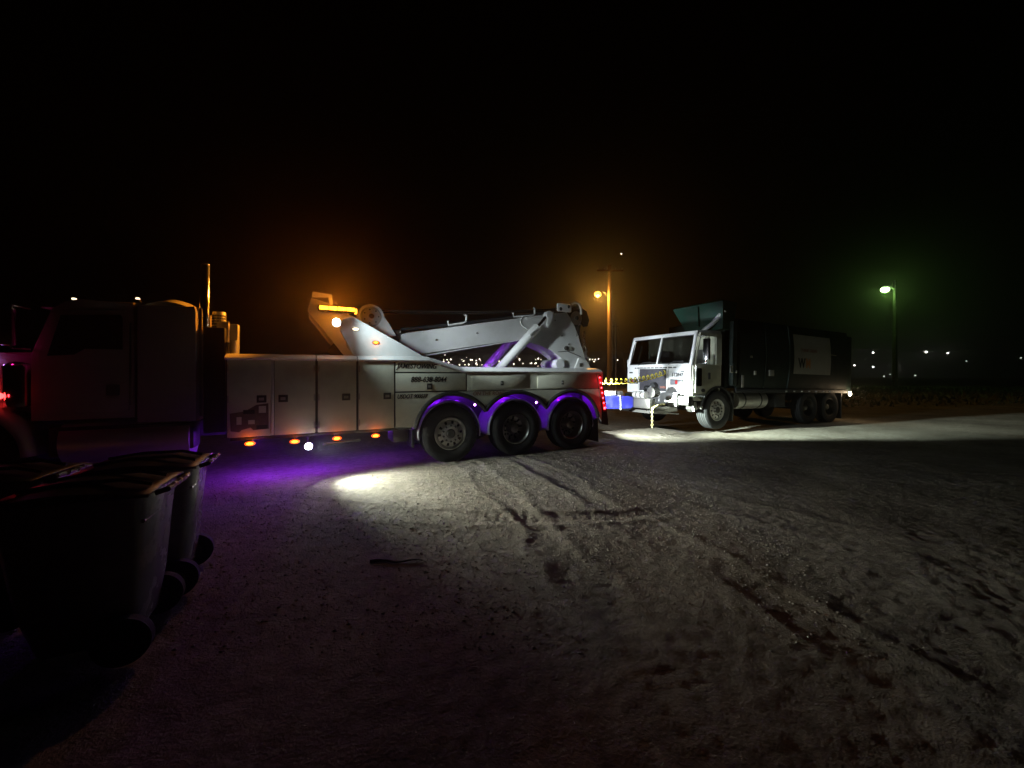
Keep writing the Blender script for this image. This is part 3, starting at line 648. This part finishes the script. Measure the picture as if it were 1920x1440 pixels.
for i in range(22):
    for k in range(9):
        a = R(-170+k*20); b_box(bm, -.011, .011, -.004, .004, -.013, .013)
        vs = bm.verts[-8:]; bmesh.ops.transform(bm, verts=vs, matrix=Matrix.Translation((-3.52+.088*math.cos(a), .55+.088*math.sin(a), 2.50-i*.042)) @ Matrix.Rotation(a+math.pi/2, 4, 'Z'))
tag(mk('shield_slot', bm, 'ink', sh), kind='stuff')
hb = box('headache_box', -3.52, -3.40, .40, .62, 1.75, 2.40, 'white', TT, .01); box('box_edge', -3.398, -3.375, .38, .42, 1.75, 2.41, 'white', hb, .004); box('box_side', -3.374, -3.27, .42, .60, 1.75, 2.38, 'galv', hb, .01)
tube('vent_post', [(-3.30, .30, 1.78), (-3.30, .30, 2.12)], .05, 'galv', TT, 16); tube('air_filter', [(-3.42, .36, 1.5), (-3.42, .36, 2.05), (-3.40, .36, 2.10)], .07, 'chrome', TT, 16)
box('rear_cab_panel', -3.66, -3.40, .25, .40, .75, 2.30, 'black', TT, .02)

# ------------------------------------------------------------------ GARBAGE TRUCK (local x = back along the truck from its front axle, y = away from the camera)
GT = empty('garbage_truck', (5.62, 10.5, .115), math.atan2(.435, .9), R(1.28))
tag(GT, 'white-cab green garbage truck lifted by the tow truck underlift', 'garbage truck')
wheel(GT, (0, .15, .525), 'flat', .31, .525, 'white'); wheel(GT, (0, 2.27, .525), 'flat', .31, .525, 'white', 1)
for x in (4.45, 5.75):
    wheel(GT, (x, .17, .525), 'dish', .30, .525, 'dark'); wheel(GT, (x, 2.25, .525), 'dish', .30, .525, 'dark', 1)
    tube('axle', [(x, .3, .52), (x, 2.1, .52)], .08, 'frame', GT, 10)
tube('axle', [(0, .3, .50), (0, 2.1, .50)], .07, 'frame', GT, 10)
for y in (.75, 1.58): box('frame_rail', -.9, 6.8, y, y+.09, .72, .98, 'frame', GT)
# cab shell, hollow, with window openings
xf, yn, yf = -1.05, 0., 2.42
fp = prism('front_panel', [(xf, .93), (xf, 1.74), (xf+.035, 1.78), (xf+.07, 1.74), (xf+.06, .93)], yn+.04, yf-.04, 'white', GT, smooth=True)
# the windscreen leans back from (x -1.04, z 1.76) to (x -.84, z 2.56)
def ws(z): return xf+.01+.20*(z-1.76)/.80
fr = tube('screen_pillar', [(ws(1.72)+.02, yn+.05, 1.72), (ws(2.58)+.02, yn+.08, 2.58)], .045, 'white', GT, 10)
tube('screen_pillar', [(ws(1.72)+.02, yf-.05, 1.72), (ws(2.58)+.02, yf-.08, 2.58)], .045, 'white', GT, 10)
tube('screen_pillar', [(ws(1.74)+.005, 1.21, 1.74), (ws(2.58)+.005, 1.21, 2.58)], .022, 'white', GT, 8)
for z, hgt in ((2.60, .11),): prism('screen_header', [(ws(z)-.01, z-.05), (ws(z)+.02, z+.05), (ws(z)+.09, z+.07), (ws(z)+.09, z-.04)], yn+.03, yf-.03, 'white', GT, bev=.01)
prism('screen_sill', [(xf-.006, 1.70), (xf-.003, 1.765), (xf+.06, 1.79), (xf+.07, 1.70)], yn+.03, yf-.03, 'white', GT, bev=.008)
for ya, yb in ((yn+.09, 1.19), (1.23, yf-.09)):
    bm = bmesh.new(); vs = [bm.verts.new((ws(z)+.03, y, z)) for y, z in ((ya, 1.775), (yb, 1.775), (yb, 2.56), (ya+(.03 if ya < .5 else 0), 2.56))]; bm.faces.new(vs)
    gl = mk('windscreen_pane', bm, 'glass', GT)
    bm = bmesh.new(); b_tube(bm, [(ws(1.79)+.022, ya+.02, 1.79), (ws(2.545)+.022, ya+.03, 2.545), (ws(2.545)+.022, yb-.02, 2.545), (ws(1.79)+.022, yb-.02, 1.79), (ws(1.79)+.022, ya+.02, 1.79)], .016, 6, None, False); mk('pane_rubber', bm, 'black', gl, True)
    ym = (ya+yb)/2; tube('wiper', [(ws(1.77)-.01, ym+.15, 1.755), (ws(1.82)-.012, ym-.05, 1.83), (ws(1.85)-.005, ym-.35, 1.84)], .011, 'black', gl, 6)
prism('roof', [(ws(2.6)+.08, 2.60), (ws(2.6)+.10, 2.665), (.06, 2.70), (.12, 2.66), (.12, 2.60)], yn+.02, yf-.02, 'white', GT, bev=.015)
box('rear_wall', .06, .12, yn+.05, yf-.05, 1.0, 2.60, 'bodywhite', GT); box('cab_floor', xf+.07, .1, yn+.05, yf-.05, .95, 1.0, 'dark', GT)
box('far_side', xf+.07, .06, yf-.08, yf-.05, 1.0, 1.8, 'bodywhite', GT); box('far_side', -.2, .06, yf-.08, yf-.05, 1.8, 2.6, 'bodywhite', GT)
# near side: skin below the belt with the wheel cut, door with window frame
sk = [(xf+.05, .93), (-.62, .93)]+[(-.64*math.cos(R(a)), .525+.66*math.sin(R(a))) for a in range(40, 92, 6)]+[(.12, 1.19), (.12, 1.76), (xf+.06, 1.76)]
prism('near_side', sk, yn+.012, yn+.05, 'bodywhite', GT, smooth=False)
dr = prism('cab_door', [(xf+.12, 1.0), (-.60, 1.0), (-.40, 1.26), (-.06, 1.33), (-.06, 1.755), (xf+.14, 1.755)], yn-.006, yn+.011, 'bodywhite', GT, bev=.006)
for p in ([(ws(1.75)+.10, 1.76), (ws(2.56)+.10, 2.58), (ws(2.56)+.14, 2.58), (ws(1.75)+.15, 1.76)], [(-.10, 1.76), (-.10, 2.58), (.12, 2.60), (.12, 1.76)], [(ws(2.56)+.10, 2.52), (ws(2.56)+.10, 2.60), (.10, 2.62), (.10, 2.52)], [(-.42, 1.76), (-.42, 2.53), (-.385, 2.53), (-.385, 1.76)]):
    prism('window_frame', p, yn+.004, yn+.045, 'bodywhite', dr, smooth=False)
bm = bmesh.new(); bm.faces.new([bm.verts.new((x, yn+.03, z)) for x, z in ((ws(1.76)+.13, 1.76), (-.09, 1.76), (-.09, 2.53), (ws(2.5)+.12, 2.53))]); mk('door_window', bm, 'glass', dr)
prism('kick_window', [(-.86, 1.17), (-.70, 1.17), (-.68, 1.20), (-.68, 1.62), (-.71, 1.65), (-.85, 1.65), (-.88, 1.62), (-.88, 1.20)], yn-.012, yn-.005, 'tint', dr, bev=.002)
oval('door_badge', (-.62, yn-.008, 1.06), .08, .05, .006, 'dark', dr); box('door_handle', -.44, -.36, yn-.03, yn-.006, 1.36, 1.54, 'dark', dr, .01)
tube('grab_rail', [(xf+.10, yn-.03, 1.2), (xf+.09, yn-.04, 1.3), (xf+.09, yn-.04, 1.7)], .012, 'chrome', GT, 8)
mr = box('mirror', -.82, -.74, yn-.30, yn-.14, 1.86, 2.42, 'black', GT, .015); box('mirror_back', -.828, -.821, yn-.295, yn-.145, 1.87, 2.41, 'chrome', mr, .002)
tube('mirror_arm', [(-.80, yn+.02, 2.48), (-.79, yn-.2, 2.50), (-.79, yn-.2, 2.42)], .012, 'chrome', mr, 8); tube('mirror_arm', [(-.82, yn, 1.76), (-.79, yn-.2, 1.78), (-.79, yn-.2, 1.86)], .012, 'chrome', mr, 8)
m2 = box('mirror', -.86, -.80, yf+.10, yf+.2, 1.76, 1.95, 'white', GT, .015)
# cab interior
box('dashboard', xf+.10, xf+.38, .1, 2.3, 1.5, 1.74, 'dash', GT, .04)
bm = bmesh.new(); b_torus(bm, (-.60, .60, 1.84), .21, .018, 28, 8, (.85, 0, .5), (0, 1, 0)); b_tube(bm, [(-.60, .60, 1.84), (-.80, .60, 1.60)], .03, 8); b_tube(bm, [(-.60, .40, 1.84), (-.60, .80, 1.84)], .015, 6); mk('steering_wheel', bm, 'black', GT, True)
for y in (.58, 1.80):
    box('seat', -.5, -.05, y-.25, y+.25, 1.25, 1.5, 'seat', GT, .05); box('seat_back', -.12, .04, y-.25, y+.25, 1.5, 2.2, 'seat', GT, .05)
for y, w, z in ((1.75, .14, 1.745), (1.42, .08, 1.745), (1.13, .04, 1.76)): prism('dash_paper', [(ws(1.8)+.06, z), (ws(1.9)+.06, z+.10), (ws(1.9)+.065, z+.10), (ws(1.8)+.065, z)], y-w, y+w, 'paper', GT, smooth=False)
tube('cab_pole', [(-.3, 1.05, 1.8), (-.3, 1.05, 2.2)], .02, 'steel', GT, 8); tube('far_strip', [(-.75, 2.25, 1.85), (-.6, 2.25, 2.4)], .03, 'steel', GT, 8)
# front details
gr = box('grille', xf-.012, xf-.001, .84, 1.86, 1.0, 1.64, 'ink', GT, .004)
for i in range(26):
    y = .86+.98*i/25; box('grille_bar', xf-.022, xf-.0125, y-.007, y+.007, 1.02, 1.62, 'grillemet', gr, 0)
for i, (y0, y1) in enumerate(((2.0, 2.06), (1.86, 1.96), (1.72, 1.84), (1.58, 1.70), (1.44, 1.55), (1.30, 1.41), (1.12, 1.26), (.98, 1.09), (.82, .95), (.64, .77), (.50, .60))): box('vent_slot', xf-.010, xf-.001, y0, y1, 1.655, 1.685, 'ink', GT, 0)
box('panel_seam', xf-.006, xf-.001, .76, .775, 1.0, 1.70, 'steel', GT, 0); box('panel_seam', xf-.006, xf-.001, 1.90, 1.912, 1.0, 1.66, 'steel', GT, 0)
for y in (.46, 2.14):
    h = box('headlamp', xf-.03, xf-.001, max(y-.22, .03), min(y+.22, 2.37), 1.19, 1.34, 'dark', GT, .01)
    for k in (-1, 1): box('lens', xf-.04, xf-.031, y+k*.105-.085, y+k*.105+.085, 1.21, 1.32, 'clear', h, .008)
    box('turn_lens', xf-.042, xf-.0405, y-.04, y+.04, 1.22, 1.31, 'redlens', h, .0)
text('lettering', '112847', .14, (xf-.003, .66, 1.42), 'ink', GT, True, .15, .006, .92)
text('lettering', 'WM', .05, (xf-.003, .36, 1.54), 'ink', GT, True, 0, .002, 1.4)
text('lettering', 'WM', .09, (xf-.024, 1.04, 1.08), 'redink', GT, True, 0, .004, 1.2)
box('badge', xf-.008, xf-.001, 2.15, 2.30, 1.515, 1.555, 'ink', GT, .002)
bmp = box('bumper_plate', xf-.16, xf-.12, .34, 1.40, .62, .98, 'white', GT, .008)
box('bumper', xf-.10, xf+.12, .02, 2.40, .66, .90, 'dark', GT, .02); box('side_step', xf+.05, -.62, .02, .35, .78, .90, 'bodywhite', GT, .015)
for x, y, z, r in ((-.86, .20, .58, .07), (-.70, .30, .52, .06)): lathe('air_canister', [(-.08, .02), (-.07, r), (.07, r), (.08, .02)], (x, y, z), 'dark', GT, 16)
prism('tow_bracket', [(-.92, .74), (-.80, .74), (-.74, .56), (-.86, .50)], .06, .12, 'white', GT, bev=.006); lathe('hub_fitting', [(-.04, .04), (.04, .04)], (-.62, .06, .60), 'alu', GT, 14)
tube('air_valve', [(xf-.06, 1.55, .98), (xf-.16, 1.45, 1.10), (xf-.18, 1.30, 1.06), (xf-.10, 1.25, 1.16)], .05, 'black', GT, 10)
lathe('towing_lamp', [(-.05, .02), (-.05, .11), (.05, .12), (.09, .02)], (xf-.10, 1.22, 1.13), 'black', GT, 20, 'x')
# body: barrel-sided box
def barrel(z0, z1, n, off=0.):
    near = []; 
    for i in range(n+1):
        z = z0+(z1-z0)*i/n; q = (z-2.1)/1.05; near.append((.05-.10*(1-q*q)-off, z))
    return near
nb = barrel(1.12, 3.1, 12); fbk = [(2.42-y, z) for y, z in nb[::-1]]
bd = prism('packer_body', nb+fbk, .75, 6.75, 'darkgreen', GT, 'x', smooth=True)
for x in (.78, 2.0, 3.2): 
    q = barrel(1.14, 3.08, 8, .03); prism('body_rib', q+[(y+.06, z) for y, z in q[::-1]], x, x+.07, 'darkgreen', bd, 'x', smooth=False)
qb = barrel(1.60, 2.84, 10, .012)
bn = prism('banner', qb+[(y+.009, z) for y, z in qb[::-1]], 3.45, 5.55, 'banner', bd, 'x', smooth=False)
text('lettering', 'W', .42, (3.62, -.085, 1.80), 'ink', bn, False, 0, .012, .85); text('lettering', 'M', .42, (4.02, -.085, 1.80), 'orangeink', bn, False, 0, .012, .85)
text('lettering', 'THINK GREEN', .14, (3.75, -.088, 2.30), 'redink', bn, False, 0, .002, 1.0)
tube('banner_strap', [(5.5, -.075, 2.28), (5.85, -.07, 2.27)], .012, 'banner', bn, 6)
box('body_rail', .75, 6.75, .0, .06, 1.0, 1.12, 'frame', GT)
for i in range(7): box('reflector', 3.1+i*.42, 3.18+i*.42, -.012, -.001, 1.03, 1.07, 'paper', GT, .003)
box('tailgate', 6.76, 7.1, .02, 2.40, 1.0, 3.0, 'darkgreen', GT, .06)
for x0, x1, z0, z1 in ((.30, .42, 1.55, 1.75), (.55, .60, 1.55, 1.62), (.80, .90, 1.15, 1.5), (1.35, 1.46, 1.52, 1.63), (2.05, 2.3, 1.5, 1.68), (1.18, 1.28, 2.0, 2.06)): box('side_label', x0, x1, -.125, -.115, z0, z1, 'banner', GT, .002)
ft = tube('fuel_tank', [(1.0, .34, .78), (2.35, .34, .78)], .27, 'alu', GT, 28)
for x in (1.3, 2.05): lathe('tank_strap', [(-.03, .274), (.03, .274)], (x, .34, .78), 'dark', ft, 28, 'x')
box('battery_box', 2.75, 3.3, .1, .5, .55, .98, 'frame', GT, .02); box('wheel_guard', 3.75, 6.5, .0, .5, 1.0, 1.02, 'frame', GT, .005)
prism('mudflap', [(.62, .2), (.66, .2), (.70, .98), (.66, .98)], .02, .42, 'black', GT, smooth=False); prism('mudflap', [(6.40, .12), (6.44, .12), (6.46, .98), (6.42, .98)], .02, .6, 'black', GT, smooth=False)
bm = bmesh.new(); rows = []
for k in range(17):
    a = R(10+160*k/16); rows.append([bm.verts.new((r*math.cos(a), y, .525+r*math.sin(a))) for y, r in ((.0, .60), (.0, .66), (.34, .66))])
for A, B in zip(rows, rows[1:]):
    for k in range(2): bm.faces.new((A[k], A[k+1], B[k+1], B[k]))
mk('front_fender', bm, 'frame', GT, True, 50)
tl = oval('tail_lamp', (6.86, -.03, .98), .09, .075, .03, 'e_tail', GT); lamp('tail_lamp_glow', 'POINT', tl, (6.86, -.16, 1.0), (1, .72, .42), 5, .03)
# hopper over the cab roof, and the white exhaust elbow
def tbox(bm, b, t):  # bottom rect (x0,x1,y0,y1,z), top rect
    v = [bm.verts.new((x, y, r[4])) for r in (b, t) for x, y in ((r[0], r[2]), (r[1], r[2]), (r[1], r[3]), (r[0], r[3]))]
    bm.faces.new(v[:4])
    for k in range(4): bm.faces.new((v[k], v[(k+1) % 4], v[4+(k+1) % 4], v[4+k]))
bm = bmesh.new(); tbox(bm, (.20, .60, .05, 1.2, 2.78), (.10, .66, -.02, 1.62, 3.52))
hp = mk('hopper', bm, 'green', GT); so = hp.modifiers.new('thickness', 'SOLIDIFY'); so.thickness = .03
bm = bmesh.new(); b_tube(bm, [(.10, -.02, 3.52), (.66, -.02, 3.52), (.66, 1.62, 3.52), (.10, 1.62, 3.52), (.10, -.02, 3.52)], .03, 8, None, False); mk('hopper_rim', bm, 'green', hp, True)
prism('hopper_brace', [(.07, 2.9), (.12, 2.9), (.08, 3.46), (.03, 3.46)], .72, .80, 'green', hp, smooth=False)
for y in (.15, 1.2): box('hopper_leg', .45, .60, y, y+.1, 1.15, 2.80, 'darkgreen', hp, .01)
tube('exhaust_elbow', [(.0, .50, 2.66), (.0, .50, 2.74), (.02, .40, 2.82), (.08, .28, 2.92), (.14, .16, 3.08), (.22, .02, 3.28)], .062, 'white', GT, 14)
box('side_arm', .45, .62, -.10, .02, 1.2, 3.0, 'darkgreen', GT, .02)

# ------------------------------------------------------------------ lines between the trucks
U = Matrix.Translation((-1.11, 7.02, 0)) @ Matrix.Rotation(math.atan2(.456, .89), 4, 'Z')
def L(s, t, z): return tuple(U @ Vector((s, t, z)))
a, b = Vector(L(3.62, .35, 1.47)), Vector(L(6.50, .90, 1.66))
pts = []
for i in range(15*14+1):
    t = i/(15*14); p = a.lerp(b, t); ph = 2*math.pi*15*t; d = (b-a).normalized(); sd = Vector((-d.y, d.x, 0))
    p = p+Vector((0, 0, -.10*4*t*(1-t)+.06*math.cos(ph)))+sd*.06*math.sin(ph); pts.append(p)
o = tube('air_hose', pts, .015, 'yellow', None, 6); tag(o, 'coiled yellow air hose stretched between the two trucks', 'air hose')
o = empty('safety_chain', L(5.52, .42, .26))
for i in range(9):
    bm = bmesh.new(); b_torus(bm, (0, 0, .44-.055*i), .026, .008, 10, 5, (1, 0, 0) if i % 2 else (0, 1, 0), (0, 0, 1)); mk('chain_link', bm, 'rope', o, True)
tag(o, 'pale chain hanging from the underlift crossbar', 'chain')
o = tube('tow_rope', [L(5.52, .41, .73), L(5.75, .45, .80), L(6.0, .55, .82), L(6.3, .7, .80)], .028, 'rope', None, 8); tag(o, 'pale tow rope lashed along the underlift crossbar', 'rope')

# ------------------------------------------------------------------ trash carts in the near left
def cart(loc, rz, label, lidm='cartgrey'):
    r = empty('trash_cart', loc, rz); r.scale = (.96, .96, .96)
    tag(r, label, 'trash cart', 'wheeled trash carts by the camera')
    # local x towards the handle (back), y across
    bm = bmesh.new(); w = .29
    lv = [(.10, -.20, .22, .22), (.35, -.27, .255, .245), (.80, -.33, .285, .27), (.955, -.36, .30, .285)]
    rows = []
    for z, x0, x1, hw in lv:
        c = .05; rows.append([bm.verts.new(p) for p in ((x0+c, -hw, z), (x1-c, -hw, z), (x1, -hw+c, z), (x1, hw-c, z), (x1-c, hw, z), (x0+c, hw, z), (x0, hw-c, z), (x0, -hw+c, z))])
    for A, B in zip(rows, rows[1:]):
        for k in range(8): bm.faces.new((A[k], A[(k+1) % 8], B[(k+1) % 8], B[k]))
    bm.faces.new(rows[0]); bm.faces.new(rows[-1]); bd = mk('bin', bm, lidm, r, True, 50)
    for z in (.5,): tube('bin_rib', [(.275, -.24, z+.3), (.272, .24, z+.3)], .012, lidm, bd, 6)
    bm = bmesh.new(); rows = []
    for i in range(9):
        t = i/8; x = -.38+.70*t
        rows.append([bm.verts.new((x, y, .962+(.055*math.sin(math.pi*min(t*1.15, 1))+.012)*e)) for y, e in ((-.305, 0), (-.29, .7), (-.15, 1), (0, 1.05), (.15, 1), (.29, .7), (.305, 0))])
    for A, B in zip(rows, rows[1:]):
        for k in range(6): bm.faces.new((A[k], A[k+1], B[k+1], B[k]))
    ld = mk('lid', bm, 'cart', r, True, 50); so = ld.modifiers.new('thickness', 'SOLIDIFY'); so.thickness = .012
    for y in (-.12, .12): tube('lid_ridge', [(-.3, y, 1.01), (-.1, y, 1.035), (.15, y, 1.03), (.28, y, .99)], .012, 'cart', ld, 6)
    tube('handle', [(.32, -.20, .95), (.375, -.19, .965), (.375, .19, .965), (.32, .20, .95)], .017, 'cart', r, 8)
    for y0, y1 in ((-.17, -.09), (-.05, .02), (.05, .11)): tube('grip', [(.375, y0, .965), (.375, y1, .965)], .019, 'chrome', r, 8)
    for y in (-.27, .27):
        wheel_ = lathe('wheel', [(-.03, .03), (-.035, .10), (-.028, .135), (.028, .135), (.035, .10), (.03, .03)], (.20, y, .135), 'rubber', r, 28)
        lathe('wheel_cap', [(-.045, .001), (-.042, .05), (-.03, .06)], (.20, y, .135), 'cart', wheel_, 16)
    tube('axle', [(.20, -.27, .135), (.20, .27, .135)], .012, 'steel', r, 8)
    return r
RC = math.atan2(.43, .9)
def cpos(bx, by): return (bx-.32*math.cos(RC), by-.32*math.sin(RC), .0)
cart(cpos(-2.15, 2.42), RC, 'black wheeled trash cart nearest the camera, its grey back lit')
cart(cpos(-2.43, 3.06), RC+.05, 'black wheeled trash cart just behind the nearest one')
cart(cpos(-3.15, 2.72), RC-.06, 'dark wheeled trash cart left of the two lit carts')

# ------------------------------------------------------------------ poles and street lamps
P = empty('utility_pole', (8.9, 35, 0)); tag(P, 'wooden utility pole with glowing orange street lamp and crossarm', 'utility pole')
tube('pole', [(0, 0, -.1), (0, 0, 6), (-.02, 0, 11.6)], .24, 'wood', P, 16, .16)
box('crossarm', -1.2, 1.2, -.18, -.06, 11.0, 11.14, 'wood', P)
for x in (-1.1, -.5, .5, 1.1): lathe('insulator', [(0, .03), (.06, .07), (.14, .06), (.2, .02)], (x, -.12, 11.14), 'galv', P, 10, 'z')
arm = tube('lamp_arm', [(-.15, 0, 8.7), (-.5, -.05, 9.1), (-1.0, -.05, 9.22)], .035, 'galv', P, 8)
lh = lathe('lamp_head', [(.16, .03), (.13, .14), (.0, .20), (-.03, .20)], (-1.12, -.05, 9.16), 'galv', P, 20, 'z')
lathe('lamp_globe', [(-.031, .19), (-.16, .30), (-.36, .28), (-.5, .01)], (-1.12, -.05, 9.16), 'e_sodium', lh, 20, 'z')
lamp('sodium_light', 'POINT', lh, (-1.12, -.12, 8.5), (1, .44, .07), 1500, .2)
tube('conduit', [(.52, -.1, -.05), (.52, -.1, 7.4)], .05, 'galv', P, 8); tube('conduit', [(.19, -.1, 2), (.16, -.1, 9.2)], .04, 'galv', P, 8)
for z in (3.1, 6.0): box('standoff', .1, .72, -.14, -.05, z-.05, z+.05, 'galv', P)
tube('guy_wire', [(.2, 0, 9.4), (1.75, 0, 0)], .018, 'galv', P, 5); tube('guy_wire', [(.15, -.1, 7.0), (.5, -.1, 5.9)], .025, 'galv', P, 5)
P2 = empty('street_lamp', (44.8, 45, 0)); tag(P2, 'tall street lamp with green-white glow at far right', 'street lamp')
tube('post', [(0, 0, -.1), (0, 0, 12.6)], .25, 'frame', P2, 14, .16)
tube('lamp_arm', [(-.1, 0, 11.6), (-.5, 0, 11.95), (-.9, 0, 12.0)], .07, 'galv', P2, 8)
lh = lathe('lamp_head', [(.18, .03), (.15, .2), (.0, .3), (-.03, .3)], (-1.15, 0, 11.85), 'galv', P2, 20, 'z')
lathe('lamp_globe', [(-.031, .28), (-.2, .42), (-.45, .36), (-.62, .01)], (-1.15, 0, 11.85), 'e_green', lh, 20, 'z')
lamp('mercury_light', 'POINT', lh, (-1.15, -.1, 11.1), (.42, 1, .16), 260, .25)

# ------------------------------------------------------------------ far lights
def at(u, v, Y): return ((u-960)/721*Y, Y, 1.6+(703-v)/721*Y)
def ball(bm, c, r):
    q = bmesh.ops.create_icosphere(bm, subdivisions=1, radius=r); bmesh.ops.translate(bm, verts=q['verts'], vec=c)
bm = bmesh.new(); rr = random.Random(5)
for i in range(95):
    u = rr.uniform(800, 1062); v = rr.choice((rr.gauss(683, 4), rr.gauss(678, 5))); ball(bm, at(u, v, 298), rr.uniform(.2, .52))
for u, v in ((1106, 674), (1111, 674), (1116, 674), (1122, 673), (1114, 678), (1140, 675), (1158, 675), (1098, 676)): ball(bm, at(u, v, 298), .4)
o = mk('town_lights', bm, 'e_town'); tag(o, 'far-off town lights twinkling under the boom', 'town lights', None, 'stuff')
FAR = [((1637, 661), .9, 'e_far', 'warm far-off light above the cluster left of the street lamp'), ((1736.5, 660), 1.1, 'e_far', 'bright far-off light just right of the street lamp post'),
 ((1777, 662), .8, 'e_far', 'far-off light second right of the street lamp post'), ((1602, 685), .8, 'e_far', 'far-off light beside the garbage truck tail'),
 ((1637, 688), .9, 'e_far', 'low far-off light between truck tail and street lamp'), ((1681, 687), .95, 'e_far', 'low bright far-off light at the foot of the street lamp'),
 ((1657.5, 705.5), .8, 'e_dim', 'dim low light left of the street lamp foot'), ((1669, 702), .55, 'e_dim', 'small dim light close to the street lamp foot'),
 ((1716, 704), .8, 'e_dim', 'dim low light right of the street lamp foot'), ((1812, 677), .6, 'e_dim', 'faint far-off light near the right edge'), ((1914, 671), .8, 'e_dim', 'dim far-off light at the right edge of the view')]
for (u, v), r, m, lab in FAR:
    bm = bmesh.new(); ball(bm, (0, 0, 0), r*.66); o = mk('distant_lamp', bm, m); o.location = at(u, v, 297); tag(o, lab, 'lamp', 'far-off lamps on the right')
bm = bmesh.new(); ball(bm, (0, 0, 0), 3); o = mk('star', bm, 'e_star'); o.location = at(1165, 476, 1500); tag(o, 'single bright star above the utility pole', 'star')

# ------------------------------------------------------------------ small things on the ground
def gz(x, y): return float(height(np.array([float(x)]), np.array([float(y)]))[0])
x0, y0 = -1.22, 3.30
o = tube('stick', [(x0+.45*t, y0+.02*math.sin(9*t), gz(x0+.45*t, y0)+.012) for t in [i/10 for i in range(11)]], .013, 'stick', None, 6, .005); tag(o, 'thin dark stick lying on the dirt in front', 'stick')
bm = bmesh.new(); ball(bm, (0, 0, 0), .006); o = mk('litter', bm, 'litter'); o.location = (-.752, 2.09, gz(-.752, 2.09)+.004); tag(o, 'tiny glinting scrap on the dark foreground dirt', 'litter')

# ------------------------------------------------------------------ haze, added to give the lamps their halos
bm = bmesh.new(); b_box(bm, -1200, 1300, -25, 800, -4, 85)
hz = mk('haze', bm, None); hm = bpy.data.materials.new('halo_haze'); hm.use_nodes = True; nt = hm.node_tree
nt.nodes.remove(nt.nodes['Principled BSDF']); pv = nt.nodes.new('ShaderNodeVolumePrincipled')
pv.inputs['Color'].default_value = (.9, .9, .9, 1); pv.inputs['Density'].default_value = .0018; pv.inputs['Anisotropy'].default_value = .88
nt.links.new(pv.outputs[0], nt.nodes['Material Output'].inputs['Volume']); hz.data.materials.append(hm)
tag(hz, 'thin haze added over the yard for the lamp halos', 'haze', None, 'stuff')
